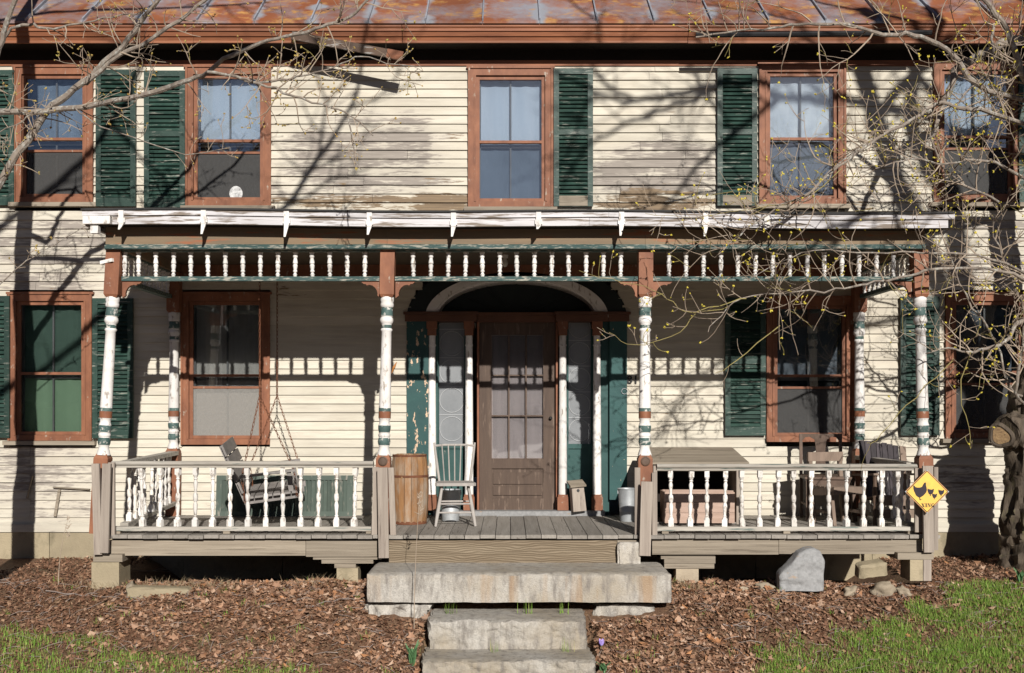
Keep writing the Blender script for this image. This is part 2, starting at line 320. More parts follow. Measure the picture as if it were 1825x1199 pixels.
WM = {}
def put(name, me, m=None, parent=None, loc=(0, 0, 0), rot=(0, 0, 0), local=False, scale=None, kind=None):
    o = bpy.data.objects.new(name, me); C.objects.link(o)
    if m is not None and me is not None and len(me.materials) == 0: me.materials.append(M[m] if isinstance(m, str) else m)
    o.location = loc; o.rotation_euler = rot
    if scale: o.scale = scale
    sc = scale or (1, 1, 1)
    from mathutils import Euler
    mw = Matrix.LocRotScale(Vector(loc), Euler(rot), Vector(sc))
    if parent is not None:
        o.parent = parent
        if local: mw = WM[parent] @ mw
        else: o.matrix_parent_inverse = WM[parent].inverted()
    WM[o] = mw
    if kind: o['kind'] = kind
    return o
def thing(name, label, cat, loc=(0, 0, 0), rz=0, group=None, rot=None):
    o = put(name, None, None, None, loc, rot or (0, 0, rz)); tag(o, label, cat, group); return o
def tag(o, label, cat=None, group=None):
    o['label'] = label
    if cat: o['category'] = cat
    if group: o['group'] = group
    return o
def rough_block(x0, x1, y0, y1, z0, z1, cuts, amp, seed, fr=6.0, front=1.0):
    import bmesh
    bm = bmesh.new(); bmesh.ops.create_cube(bm, size=1)
    bmesh.ops.scale(bm, vec=(x1 - x0, y1 - y0, z1 - z0), verts=bm.verts)
    bmesh.ops.translate(bm, vec=((x0 + x1) / 2, (y0 + y1) / 2, (z0 + z1) / 2), verts=bm.verts)
    for (axis, n) in zip(range(3), cuts):
        es = [e for e in bm.edges if abs((e.verts[0].co - e.verts[1].co).normalized()[axis]) > .9]
        bmesh.ops.subdivide_edges(bm, edges=es, cuts=n, use_grid_fill=True)
    off = Vector((seed * 3.1, seed * 1.7, seed * .9))
    for v in bm.verts:
        p = v.co.copy(); d = Vector([mnoise.fractal(p * fr + off + Vector((k * 9, 0, 0)), .7, 2.1, 4) for k in range(3)])
        top = p.z > z1 - 1e-4
        v.co += Vector((d.x, d.y * front, d.z * (.25 if top else 1))) * amp
        ed = (abs(p.x - x0) < 1e-4 or abs(p.x - x1) < 1e-4) + (abs(p.y - y0) < 1e-4) + top
        if ed >= 2:
            c = Vector(((x0 + x1) / 2, (y0 + y1) / 2, (z0 + z1) / 2)); k = .012
            v.co += Vector((math.copysign(k, c.x - p.x) if abs(p.x - x0) < 1e-4 or abs(p.x - x1) < 1e-4 else 0, k if abs(p.y - y0) < 1e-4 else 0, -k if top else 0)) * (1 + .8 * mnoise.noise(p * 14))
    me = bpy.data.meshes.new('stone'); bm.to_mesh(me); bm.free()
    for p in me.polygons: p.use_smooth = True
    try: me.set_sharp_from_angle(angle=R(38))
    except Exception: pass
    return me
def boulder(r, sc, seed, amp=.25, fr=1.6):
    import bmesh
    bm = bmesh.new(); bmesh.ops.create_icosphere(bm, subdivisions=3, radius=1)
    off = Vector((seed * 5.3, seed, -seed))
    for v in bm.verts:
        n = mnoise.fractal(v.co * fr + off, .8, 2, 3); c = v.co * (1 + amp * n)
        v.co = Vector((c.x * sc[0], c.y * sc[1], c.z * sc[2])) * r
    me = bpy.data.meshes.new('stone'); bm.to_mesh(me); bm.free()
    for p in me.polygons: p.use_smooth = True
    return me

# ------------------------------------------------------------------ ground
def gz(x, y):
    kn = [(-200, -1.3), (-60, -1.1), (-8, -.9), (-5, -.80), (-3.4, -.48), (-2.6, -.20), (-1.95, -.02), (-1.6, .0), (0.2, .0), (60, .3), (300, 1)]
    z = kn[-1][1]
    for (a, za), (b, zb) in zip(kn, kn[1:]):
        if y <= b:
            t = max(0, min(1, (y - a) / (b - a))); z = za + (zb - za) * t; break
    if -1.75 < y < .3 and -3.75 < x < 3.9:
        z -= .22 * min(1, (y + 1.75) / .25) * min(1, (x + 3.75) / .3, (3.9 - x) / .3)
    if abs(x) < 15 and -9 < y < 1:
        z += .03 * mnoise.noise(Vector((x * 1.3, y * 1.3, 0))) + .012 * mnoise.noise(Vector((x * 5, y * 5, 3)))
        if x > 4.1 and y > -2.2: z += .04 * min(1, (x - 4.1))
        z += .10 * math.exp(-((x + 1.55) / .6) ** 2 - ((y + 2.5) / .5) ** 2) + .10 * math.exp(-((x - 1.9) / .7) ** 2 - ((y + 2.5) / .5) ** 2)
    if wx(745, 8.68) < x < wx(1067, 8.68) and y < -2.5: z -= .26 * min(1, (-2.5 - y) / .25)
    return z
def frange(a, b, n): return [a + (b - a) * i / n for i in range(n + 1)]
xs = [-300, -120, -50, -25, -14, -10] + frange(-8, 8, 130) + [10, 14, 25, 50, 120, 300]
ys = [-300, -140, -70, -40, -24, -16, -12] + frange(-9, 1, 90) + [3, 8, 20, 60, 150, 300]
g = MB(); nx = len(xs)
g.add([(x, y, gz(x, y)) for y in ys for x in xs], [(j * nx + i, j * nx + i + 1, (j + 1) * nx + i + 1, (j + 1) * nx + i) for j in range(len(ys) - 1) for i in range(nx - 1)])
M['soil'] = mat('leafy_soil', (.17, .095, .058), (.09, .052, .033), (16, 16, 16), wear=(.27, .17, .1), wear_at=.58, wear_scale=(45, 45, 45), soft=.07, bump=1.0, bump_scale=(60, 60, 60), jitter=0, dirt=(.1, .08, .04), dirt_at=.6)
o = g.build('ground', 'soil', smooth=True, at=(0, 0, 0)); o['kind'] = 'structure'

# ------------------------------------------------------------------ house
house = thing('house', 'old two-storey cream clapboard house with rusty metal roof and green shutters', 'house', (0, 0, 0))
HX0, HX1 = -7.2, 7.4
# openings in photo pixels at the wall plane
UP = [(28, 168, 122, 362), (333, 484, 122, 368), (835, 985, 124, 370), (1352, 1505, 118, 365), (1662, 1815, 114, 362)]
LO = [(18, 166, 525, 785), (325, 482, 525, 792), (1365, 1520, 532, 787), (1683, 1832, 525, 781)]
OPEN = [(wx(a), wx(b), wz(d_), wz(c)) for a, b, c, d_ in UP + LO]
DX0, DX1, DZ = wx(725), wx(1117), wz(566)
DCX = (DX0 + DX1) / 2; DA = (DX1 - DX0) / 2; DB = .62
def spans(z0, z1):
    cuts = [(a, b) for a, b, c, d_ in OPEN if c < z1 - .004 and d_ > z0 + .004]
    if z0 < DZ: cuts.append((DX0, DX1))
    elif z0 < DZ + DB:
        h = DA * math.sqrt(1 - ((z0 - DZ) / DB) ** 2); cuts.append((DCX - h + .03, DCX + h - .03))
    cuts.sort(); x = HX0; out = []
    for a, b in cuts:
        if a > x: out.append((x, a))
        x = max(x, b)
    out.append((x, HX1)); return out
z = .34; row = 0; TOP = 5.21; EXPO = .0925
boards = []
while z < TOP - .02:
    z1 = min(z + EXPO, TOP)
    for (a, b) in spans(z, z1):
        L_ = b - a; joints = [a]
        if L_ > 1.6 and z > 3.6 and abs((a + b) / 2) < 3 and rnd.random() < .55: joints.append(a + L_ * rnd.uniform(.3, .7))
        elif L_ > 6: joints += [a + L_ * .35, a + L_ * .7]
        joints.append(b)
        for i in range(len(joints) - 1):
            boards.append((joints[i] + (.0015 if i else 0), joints[i + 1] - .0015, z, z1))
    z += EXPO; row += 1
for (a, b, z0, z1) in boards:
    j = rnd.uniform(-.0025, .0025); t = rnd.uniform(-.002, .002) if z0 > 3.6 or abs(a) > 3.6 else 0
    mb = MB(); e0 = -.025 + j; e1 = -.004
    if wz(372) - .02 < z0 < wz(300) and -2.6 < a < 2.4: t += rnd.uniform(-.007, .004); e0 -= rnd.uniform(0, .008)
    vs = [(a, .02, z0 + t), (b, .02, z0 - t), (a, e0, z0 + t), (b, e0, z0 - t), (a, e1, z1 + .008), (b, e1, z1 + .008), (a, .02, z1 + .008), (b, .02, z1 + .008)]
    mb.add(vs, [(0, 1, 3, 2), (2, 3, 5, 4), (4, 5, 7, 6), (0, 2, 4, 6), (1, 7, 5, 3), (0, 6, 7, 1)])
    mb.build('clapboard', 'clap', house)
# walls at the sides and the back, foundation blocks, water table
for x in (HX0, HX1):
    MB().box(x - .06, x + .06, -.03, 9, .3, 5.3).build('side_wall', 'clap', house)
MB().box(HX0, HX1, 8.95, 9.05, .3, 5.3).build('back_wall', 'clap', house)
x = HX0
while x < HX1:
    w = rnd.uniform(.9, 1.5); MB().box(x, min(x + w, HX1) - .006, -.035 + rnd.uniform(-.006, .006), .2, -.5, .30).build('foundation_block', 'foundation', house); x += w
mb = MB(); mb.add([(HX0, -.05, .28), (HX1, -.05, .28), (HX1, -.05, .36), (HX0, -.05, .36), (HX0, .02, .28), (HX1, .02, .28), (HX1, .0, .40), (HX0, .0, .40)],
                  [(0, 1, 2, 3), (3, 2, 6, 7), (0, 4, 5, 1), (4, 7, 6, 5), (0, 3, 7, 4), (1, 5, 6, 2)])
mb.build('water_table', 'clap', house)
# cornice and roof
OV = .30; ze = 5.383
MB().box(HX0 - .2, HX1 + .2, -.02, .02, 5.262, 5.40).build('painted_frieze_shade', 'dark', house)  # near-black board paints the eave's cast shade onto the upper frieze
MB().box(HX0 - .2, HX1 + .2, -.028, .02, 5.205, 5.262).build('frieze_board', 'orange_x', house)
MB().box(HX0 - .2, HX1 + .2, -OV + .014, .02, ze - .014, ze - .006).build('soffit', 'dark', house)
for (x0, x1) in ((HX0 - .3, -3.25), (-3.247, wx(717, 11.7)), (wx(718, 11.7), wx(1225, 11.7)), (wx(1226, 11.7), 4.4), (4.403, HX1 + .3)):
    mb = MB(); mb.prism([(-OV, ze - .005), (-OV - .015, ze + .03), (-OV - .03, ze + .035), (-OV - .045, ze + .075), (-OV - .06, ze + .08), (-OV - .06, ze + .105), (-OV - .075, ze + .12), (-OV - .075, ze + .15), (0, ze + .16), (0, ze - .0)], x0, x1, 'x')
    mb.build('cornice_board', 'orange_x', house)
    MB().box(x0, x1, -OV - .012, -OV + .012, ze - .028 + rnd.uniform(-.004, .004), ze - .006).build('bed_moulding', 'orange_x', house)
yr0, zr0 = -OV - .10, 5.55
sl = math.tan(R(36.5)); yr1 = 4.5
sp = .585; xr = wx(962, 11.65) - 14 * sp
for i in range(27):
    a = xr + i * sp; b = a + sp
    k = rnd.uniform(-.004, .004)
    mb = MB(); n = 6
    ysx = frange(yr0, yr1, n)
    for q in range(n):
        y0, y1 = ysx[q], ysx[q + 1]
        mb.add([(a + .002, y0, zr0 + (y0 - yr0) * sl + k), (b - .002, y0, zr0 + (y0 - yr0) * sl - k), (b - .002, y1, zr0 + (y1 - yr0) * sl), (a + .002, y1, zr0 + (y1 - yr0) * sl)], [(0, 1, 2, 3)])
    mb.add([(a + .002, yr0, zr0 + k), (b - .002, yr0, zr0 - k), (b - .002, yr0 + .004, zr0 - .022), (a + .002, yr0 + .004, zr0 - .022)], [(3, 2, 1, 0)])
    mb.build('roof_panel', 'roof', house)
    s = MB(); s.bar((a, yr0 - .004, zr0 + .012), (a, yr1, zr0 + .012 + (yr1 - yr0) * sl), .014, .03, up=(0, 0, 1)); s.build('roof_seam', 'seam', house)
MB().prism([(yr1, zr0 + (yr1 - yr0) * sl), (9.4, 5.5), (9.3, 5.4), (yr1, zr0 + (yr1 - yr0) * sl - .1)], HX0 - .3, HX1 + .3, 'x').build('rear_roof', 'roof', house)
for x in (HX0, HX1): MB().prism([(-.0, 5.3), (9, 5.3), (4.5, 8.6)], x - .05, x + .05, 'x').build('gable_wall', 'clap', house)
# black gutter left on the right half of the eave, and the length of trim hanging loose
mb = MB(); mb.tube([P(1240, 62, 11.52), P(1400, 61, 11.52), P(1660, 58, 11.52)], .028, 8); mb.build('eave_gutter', 'black', house)
a = P(520, 63, 11.62); b = P(717, 100, 11.55)
M['trim_dark'] = mat('weathered_dark_trim', (.12, .075, .05), (.07, .05, .04), (4, 4, 12), wear=(.3, .28, .26), wear_at=.62, wear_scale=(5, 8, 30)); hb = MB().bar(a, b, .03, .085, up=(0, 0, 1)).build('hanging_trim_board', 'trim_dark', house)
e_ = (b - a).normalized(); MB().bar(b - e_ * .16, b + e_ * .006, .036, .09, up=(0, 0, 1)).build('end_piece', 'orange_x', hb)

def window(x0, x1, z0, z1, curt, lower='screen', scr=True, up_curt=None, sill=True, mid=.5, muntin=True):
    cw = .078; y = -.045
    mb = MB()
    mb.box(x0, x0 + cw, y, .04, z0, z1); mb.box(x1 - cw, x1, y, .04, z0, z1)
    mb.box(x0 + cw, x1 - cw, y, .04, z1 - cw * .9, z1); mb.box(x0 + cw, x1 - cw, y - .004, .04, z0, z0 + .06)
    mb.box(x0 - .02, x1 + .02, y - .015, .0, z1, z1 + .025)
    for (q0, q1) in ((x0 - .004, x0 + .02), (x1 - .02, x1 + .004)): mb.box(q0, q1, y - .014, y + .001, z0 + .001, z1 - .001)
    mb.box(x0 + cw - .018, x0 + cw + .003, y - .008, y + .001, z0 + .06, z1 - cw * .9); mb.box(x1 - cw - .003, x1 - cw + .018, y - .008, y + .001, z0 + .06, z1 - cw * .9)
    w = mb.build('window', 'orange', house)
    if sill: MB().box(x0 - .045, x1 + .045, -.085, .0, z0 - .045, z0 - .002).build('sill', 'bare_x', w)
    X0, X1, Z0, Z1 = x0 + cw, x1 - cw, z0 + .06, z1 - cw * .9
    bw = .04; zm = Z0 + (Z1 - Z0) * mid
    mb = MB(); mb.box(X0 + .002, X0 + bw, -.02, .02, Z0 + .002, Z1 - .002); mb.box(X1 - bw, X1 - .002, -.02, .02, Z0 + .002, Z1 - .002)
    mb.box(X0 + bw, X1 - bw, -.018, .02, Z1 - bw, Z1 - .002); mb.box(X0 + bw, X1 - bw, -.018, .02, Z0 + .002, Z0 + bw * .9); mb.box(X0 + bw, X1 - bw, -.024, .02, zm - .014, zm + .014)
    zs_ = zm - (.125 if scr else .0)
    if scr: mb.box(X0 + bw, X1 - bw, -.016, .02, zs_ - .012, zs_ + .012)
    mb.build('storm_frame', 'orange', w)
    a, b = X0 + bw, X1 - bw
    if scr: MB().box(a, b, .004, .008, zs_ + .012, zm - .014).build('pane', 'glass', w)
    MB().box(a, b, .0, .004, zm + .014, Z1 - bw).build('pane', 'glass', w)
    if scr: MB().box(a, b, -.004, .0, Z0 + bw * .9, zs_ - .012).build('screen', lower, w)
    else: MB().box(a, b, .0, .004, Z0 + bw * .9, zm - .014).build('pane', 'glass', w)
    # old sash behind, with its muntin
    mb = MB(); xm = (a + b) / 2
    if muntin: mb.box(xm - .009, xm + .009, .045, .06, Z0, Z1)
    mb.box(a - .02, b + .02, .045, .07, zm - .05, zm - .015); mb.box(a - .03, a + .012, .045, .07, Z0, Z1); mb.box(b - .012, b + .03, .045, .07, Z0, Z1)
    mb.build('sash', 'sash', w)
    mb = MB()
    for i, (q0, q1) in enumerate(((zm, Z1 + .05), (Z0 - .05, zm))):
        m2 = MB(); n = 14; A, B = a - .05, b + .05
        pts = [(A + (B - A) * k / n, .085 + .006 * math.sin(k * 2.1 + x0 * 9)) for k in range(n + 1)]
        m2.add([(px_, py_, q0) for px_, py_ in pts] + [(px_, py_, q1) for px_, py_ in pts], [(k, k + 1, k + n + 2, k + n + 1) for k in range(n)])
        m2.build('curtain', (up_curt or curt) if i == 0 else curt, w, smooth=True)
    return w
M['sash'] = mat('sash_grey', (.2, .19, .18), (.12, .11, .1), bump=0)
wins = []
CU = [('room_dark', 'shade_dim_reflect'), ('room_dark', 'shade_blue'), ('shade_dim_reflect2', 'shade_blue'), ('room_grey_reflect', 'shade_white_reflect'), ('room_dark', 'shade_sky')]
curtain('shade_dim_reflect2', (.15, .18, .22), (.11, .135, .165), (3, 3, 2)); curtain('shade_sky', (.6, .65, .72), (.4, .46, .55), (4, 4, 3))
for i, (a, b, c, d_) in enumerate(UP):
    wins.append(window(wx(a), wx(b), wz(d_), wz(c), CU[i][0], up_curt=CU[i][1], scr=(i not in (2, 3)), mid=.475))
CL = [('shade_green', 'shade_green2'), ('lace', 'lace'), ('room_dark', 'room_grey_reflect'), ('room_dark', 'room_grey_reflect')]
curtain('shade_green2', (.085, .13, .095), (.06, .095, .07)); curtain('lace_dim', (.2, .19, .18), (.15, .14, .135), (22, 22, 1))
for i, (a, b, c, d_) in enumerate(LO):
    wins.append(window(wx(a), wx(b), wz(d_), wz(c), CL[i][0], up_curt=CL[i][1], lower='screen_pale' if i == 1 else 'screen', scr=(i != 0), mid=.46, sill=(i in (0, 3))))
# small things in the windows
mb = MB(); n = 20; c0 = P(421, 345, 12.0)
mb.prism([(c0.x + .07 * math.cos(2 * math.pi * k / n), c0.z + .08 * math.sin(2 * math.pi * k / n)) for k in range(n)], -.012, -.007); tag(mb.build('paper_disc', 'paper'), 'white paper disc stuck low in the upstairs window screen', 'paper disc')

# shutters
slat_me = {}
def shutter(x0, x1, z0, z1, y=-.075, m='green', parent=house, horizontal=False, nrail=2, tilt=0.0, bottom_wear=False, step=.0445):
    """frame in the xz plane with tilted slats"""
    st = .055; th = .032
    mb = MB(); zmid = z0 + (z1 - z0) * .54
    mb.box(x0, x0 + st, y, y + th, z0, z1); mb.box(x1 - st, x1, y, y + th, z0, z1)
    rails = [(z0, z0 + .095), (z1 - .06, z1)] + ([(zmid - .03, zmid + .03)] if nrail == 2 else [])
    for (a, b) in rails: mb.box(x0 + st, x1 - st, y + .002, y + th - .002, a, b)
    s = mb.build('shutter', m, parent)
    key = (round(x1 - x0, 3), m)
    if key not in slat_me:
        w = (x1 - x0) / 2 - st - .001; k = MB()
        k.box(-w, w, -.0035, .0035, -.029, .031, Matrix.Rotation(R(-34), 4, 'X')); slat_me[key] = k.mesh('slat'); slat_me[key].materials.append(M[m])
    zs = [(z0 + .095, zmid - .03), (zmid + .03, z1 - .06)] if nrail == 2 else [(z0 + .095, z1 - .06)]
    for (a, b) in zs:
        n = max(2, int(round((b - a) / step)))
        for i in range(n):
            put('slat', slat_me[key], None, s, ((x0 + x1) / 2, y + th / 2, a + (i + .5) * (b - a) / n), (rnd.uniform(-.09, .09), rnd.uniform(-.006, .006), 0))
    return s
for (a, b, c, d_) in [(-48, 24, 124, 365), (170, 241, 123, 367), (256, 329, 125, 369), (987, 1057, 121, 367), (1279, 1350, 121, 366), (1817, 1890, 116, 365),
                     (-55, 16, 527, 780), (164, 236, 531, 781), (1606, 1675, 528, 776)]:
    s = shutter(wx(a, 11.92), wx(b, 11.92), wz(d_, 11.92), wz(c, 11.92))
    zz = wz(d_, 11.92)
    if a in (987, 1279): MB().box(wx(a, 11.92) + .057, wx(b, 11.92) - .057, -.077, -.046, zz + .004, zz + .11).build('bottom_rail', 'bare_x', s)
s = shutter(wx(1293, 11.92), wx(1365, 11.92), wz(776, 11.92), wz(530, 11.92), m='green')

# ------------------------------------------------------------------ entrance
yd = .15
pan = [(wx(725), wx(764)), (wx(1086), wx(1117))]
zb = .46
for i, (a, b) in enumerate(pan): MB().box(a, b, -.03, .03, zb + .16, DZ - .02).build('entry_side_panel', ('teal_panel', 'teal_dots')[i], house)
for (a, b) in ((wx(764), wx(780)), (wx(1070), wx(1086))): MB().box(a, b, .03, yd + .05, zb, DZ).build('entry_reveal', 'teal_plain', house)
# elliptical surround
def ell_ring(a0, b0, a1, b1, y0, y1, name, m, n=40):
    mb = MB(); vs = []
    for k in range(n + 1):
        t = math.pi * k / n; c, s = math.cos(t), math.sin(t)
        for (a, b) in ((a0, b0), (a1, b1)):
            for y in (y0, y1): vs.append((DCX + a * c, y, DZ + b * s))
    fs = []
    for k in range(n):
        i = k * 4; j = i + 4
        fs += [(i, j, j + 2, i + 2), (i + 2, j + 2, j + 3, i + 3), (i + 1, i + 3, j + 3, j + 1), (i, i + 1, j + 1, j)]
    mb.add(vs, fs); return mb.build(name, m, house, smooth=True)
ell_ring(DA, DB, .955, .47, -.022, .02, 'arch_surround', 'black_green')
ell_ring(.966, .478, .86, .405, -.055, .05, 'arch_moulding', 'white')
ell_ring(.875, .415, .835, .385, -.03, .3, 'arch_bead', 'white')
mb = MB(); n = 32
mb.prism([(DCX + .9 * math.cos(math.pi * k / n), DZ + .45 * math.sin(math.pi * k / n)) for k in range(n + 1)], .28, .3); mb.build('fan_panel', 'black_green', house)
for k in range(1, 8):
    t = math.pi * k / 8; MB().bar((DCX, .27, DZ + .03), (DCX + .84 * math.cos(t), .27, DZ + .39 * math.sin(t)), .016, .016).build('fan_muntin', 'black_green', house)
# entablature
for (a, b, y0) in ((722, 760, -.045), (757, 850, -.06), (850, 990, .05), (990, 1083, -.06), (1083, 1121, -.045)):
    zt = wz(561); z0_ = wz(573)
    MB().box(wx(a) + .002, wx(b) - .002, y0, .3, z0_, zt).build('entablature', 'entab', house)
    MB().box(wx(a) - .012, wx(b) + .012, y0 - .02, .3, zt + .001, zt + .03).build('entablature_cap', 'entab', house)
# columns
prof = [(0, .062), (.16, .062), (.165, .05), (.19, .05)]
for pxc in (770, 836, 1003, 1064):
    xc = wx(pxc); yc = .0
    zt = wz(573)
    c = MB().lathe([(.60, .047), (.63, .046), (1.2, .044), (1.9, .039), (2.24, .036), (2.245, .042), (2.26, .042), (2.262, .036), (wz(598), .036)], 16, xc, yc).build('column', 'white', house, smooth=True)
    mb = MB(); mb.box(xc - .058, xc + .058, yc - .058, yc + .058, zb + .05, zb + .19); mb.box(xc - .05, xc + .05, yc - .05, yc + .05, zb + .19, zb + .215); mb.build('base', 'orange', c)
    mb = MB(); mb.box(xc - .045, xc + .045, yc - .05, yc + .045, wz(598), wz(586)); mb.box(xc - .055, xc + .055, yc - .057, yc + .055, wz(586), zt - .001); mb.build('capital', 'orange', c)
# sidelights
M['lead_glass'] = mat('sidelight_pane', (.24, .25, .26), (.18, .19, .2), (5, 5, 3), rough=.35, bump=.15, jitter=0)
M['lead'] = mat('lead_came', (.46, .47, .48), (.36, .37, .38), rough=.5, bump=0, jitter=0)
for (a, b) in ((778, 830), (1011, 1058)):
    x0, x1 = wx(a), wx(b); z0_, z1_ = wz(795), wz(580); xm = (x0 + x1) / 2
    mb = MB(); mb.box(x0 - .06, x0 + .02, yd - .03, yd + .03, zb, DZ - .07); mb.box(x1 - .02, x1 + .06, yd - .03, yd + .03, zb, DZ - .07); mb.box(x0 + .02, x1 - .02, yd - .03, yd + .03, z0_ - .03, z0_ + .02); mb.box(x0 + .02, x1 - .02, yd - .028, yd + .03, zb, zb + .14)
    s = mb.build('sidelight', 'teal_plain', house)
    MB().box(x0 + .02, x1 - .02, yd, yd + .01, z0_ + .02, z1_ + .05).build('pane', 'lead_glass', s)
    MB().box(x0 + .02, x1 - .02, yd - .012, yd + .01, zb + .14, z0_ - .03).build('panel', 'teal_plain', s)
    r_ = (x1 - x0) / 2 - .024; zc = z0_ + .05 + r_; k = 0
    while zc < z1_:
        t = MB(); pts = [(xm + r_ * math.cos(2 * math.pi * q / 24), yd - .004, zc + r_ * math.sin(2 * math.pi * q / 24)) for q in range(25)]
        t.tube(pts, .0045, 4); t.bar((x0 + .02, yd - .004, zc + r_ + .02), (x1 - .02, yd - .004, zc + r_ + .02), .006, .006); t.build('lead_came', 'lead', s)
        zc += 2 * r_ + .045
# door
dx0, dx1 = wx(850), wx(995); dz0, dz1 = wz(912), wz(573)
for (a, b) in ((dx0 - .0, dx0 + .022), (dx1 - .022, dx1)): MB().box(a, b, .06, yd + .05, dz0 - .05, dz1).build('door_jamb', 'orange', house)
st = .115
mb = MB(); A, B = dx0 + .024, dx1 - .024; gx0, gx1 = wx(876), wx(969); gz0, gz1 = wz(818), wz(595)
mb.box(A, gx0, yd - .02, yd + .03, dz0, dz1); mb.box(gx1, B, yd - .02, yd + .03, dz0, dz1); mb.box(gx0, gx1, yd - .019, yd + .03, gz1, dz1)
mb.box(gx0, gx1, yd - .019, yd + .03, wz(836), gz0); mb.box(gx0, gx1, yd - .019, yd + .03, dz0, wz(890)); mb.box(gx0, gx1, yd - .0, yd + .03, wz(890), wz(836))
mb.box(gx0 + .015, gx1 - .015, yd - .014, yd, wz(884), wz(868)); mb.box(gx0 + .015, gx1 - .015, yd - .014, yd, wz(864), wz(843))
door = mb.build('door', 'door', house)
MB().box(gx0, gx1, yd + .034, yd + .04, gz0, gz1).build('lace_curtain', 'lace_pink', door)
pw = (gx1 - gx0) / 3; rows = [gz0, wz(741), wz(668), gz1]
for i in range(3):
    for j in range(3): MB().box(gx0 + i * pw + .006, gx0 + (i + 1) * pw - .006, yd + .006, yd + .009, rows[j] + .006, rows[j + 1] - .006).build('pane', 'glass', door)
for i in (1, 2): MB().box(gx0 + i * pw - .008, gx0 + i * pw + .008, yd - .012, yd + .03, gz0, gz1).build('muntin', 'door', door)
for j in (1, 2): MB().box(gx0, gx1, yd - .01, yd + .028, rows[j] - .007, rows[j] + .007).build('muntin', 'door', door)
mb = MB(); hx = wx(982); mb.lathe([(0, .0), (.005, .016), (.03, .018), (.045, .01)], 10)
for v in mb.v: v.xyz = (hx + v.x, yd - .02 - v.z, wz(745) + v.y)
mb.build('door_knob', 'black', door, smooth=True)
MB().box(dx0 + .02, dx1 - .02, .03, yd + .02, wz(916) - .01, dz0 - .002).build('threshold', 'white', house)
# stone sill below the entrance
MB().box(wx(772, 11.9), wx(1078, 11.9), -.14, .03, .44, .508).build('door_sill', 'stone', house)
# house number and a little ring on the green panel
def text_mesh(body, size, ext, name):
    cu = bpy.data.curves.new(name, 'FONT'); cu.body = body; cu.size = size; cu.extrude = ext; cu.align_x = 'CENTER'; cu.align_y = 'CENTER'
    cu.offset = size * .02
    ob = bpy.data.objects.new(name, cu); C.objects.link(ob)
    dg = bpy.context.evaluated_depsgraph_get(); me = bpy.data.meshes.new_from_object(ob.evaluated_get(dg)); bpy.data.objects.remove(ob); me.name = name; return me
nums = thing('house_number', 'black metal house number on the clapboards beside the entrance', 'house number', P(1137, 677, 11.97))
for ch, px in zip('819', (1122, 1133, 1144)):
    p = P(px, 677, 11.97); put('digit', text_mesh(ch, .118, .006, 'digit'), 'black', nums, p, (R(90), 0, 0))
mb = MB(); pc = P(1113, 697, 11.96); mb.tube([(pc.x + .03 * math.cos(2 * math.pi * q / 20), pc.y, pc.z + .03 * math.sin(2 * math.pi * q / 20)) for q in range(21)], .0035, 5); tag(mb.build('ring', 'galv'), 'thin metal ring hung on the flaking green entry panel', 'ring')
# splintered clapboard pieces
for (a, b, w) in (((58, 848), (48, 888), .035), ((95, 868), (160, 872), .03), ((106, 872), (98, 920), .03)):
    MB().bar(P(a[0], a[1], 11.96), P(b[0], b[1], 11.955), w, .012).build('loose_splinter', 'bare_x', house)

# ------------------------------------------------------------------ porch
porch = thing('porch', 'weathered front porch with turned white posts, spindle frieze and grey deck', 'porch', (0, -1, 0))
DK = .46; FD = 10.2; YF = FD - 12          # deck top, depth of the post line
PX0, PX1 = wx(204, FD), wx(1640, FD)
# deck boards, front to back
x = PX0 - .12; bw = .1365; i = 0
while x < PX1 + .1:
    y0 = -1.92 + rnd.uniform(-.012, .012); e = rnd.uniform(-.003, .003)
    MB().box(x + .003, x + bw - .003, y0, -.055 if not (wx(772) - .1 < x < wx(1078)) else -.145, DK - .032 + e, DK + e).build('deck_board', 'deck', porch); x += bw; i += 1
# rim boards
def rim(px0, px1, py0, py1, d, m='bare_x', th=.045):
    z1, z0 = wz(py0, d), wz(py1, d); MB().box(wx(px0, d) + .002, wx(px1, d) - .002, d - 12, d - 12 + th, z0, z1).build('rim_board', m, porch)
rim(193, 545, 963, 990, 10.13); rim(545, 672, 964, 992, 10.12); rim(693, 1100, 963, 1004, 10.10, 'swirl'); rim(1100, 1140, 963, 968, 10.1); rim(1162, 1388, 961, 988, 10.13); rim(1388, 1643, 960, 987, 10.125)
for px in (204, 1640):
    X = wx(px, FD); MB().box(X - .02, X + .02, -1.8, -.06, .27, DK - .035).build('side_rim_board', 'bare_x', porch)
for y in (-1.2, -.6): MB().box(PX0, PX1, y - .025, y + .025, .25, DK - .035).build('joist', 'bare_x', porch)

# turned posts: profile by photo rows at the post line
def zr(py): return wz(py, FD)
def lat(rows, n=16): return MB().lathe([(zr(py) , r) for py, r in rows][::-1], n)
white_rows = [[(529, .056), (531, .06), (536, .061), (539, .055), (542, .06), (546, .06), (548, .052)],
              [(563, .056), (565, .05), (567, .057), (571, .062), (575, .057), (577, .047), (579, .046)],
              [(585, .045), (587, .053), (589, .053), (591, .045), (620, .046), (680, .05), (722, .053), (727, .054)],
              [(745, .055), (748, .048), (752, .046), (755, .05), (758, .055)],
              [(770, .052), (772, .047), (774, .054), (777, .054), (779, .047), (780, .05)],
              [(793, .05), (796, .044), (800, .046), (806, .056), (811, .063)]]
green_rows = [[(548, .049), (553, .053), (562, .057), (563, .056)], [(579, .046), (585, .045)], [(727, .055), (733, .0555)],
              [(758, .055), (761, .057), (766, .055), (770, .05)], [(780, .05), (786, .057), (790, .055), (793, .05)]]
orange_rows = [[(733, .0555), (745, .0555)]]
SM = {}
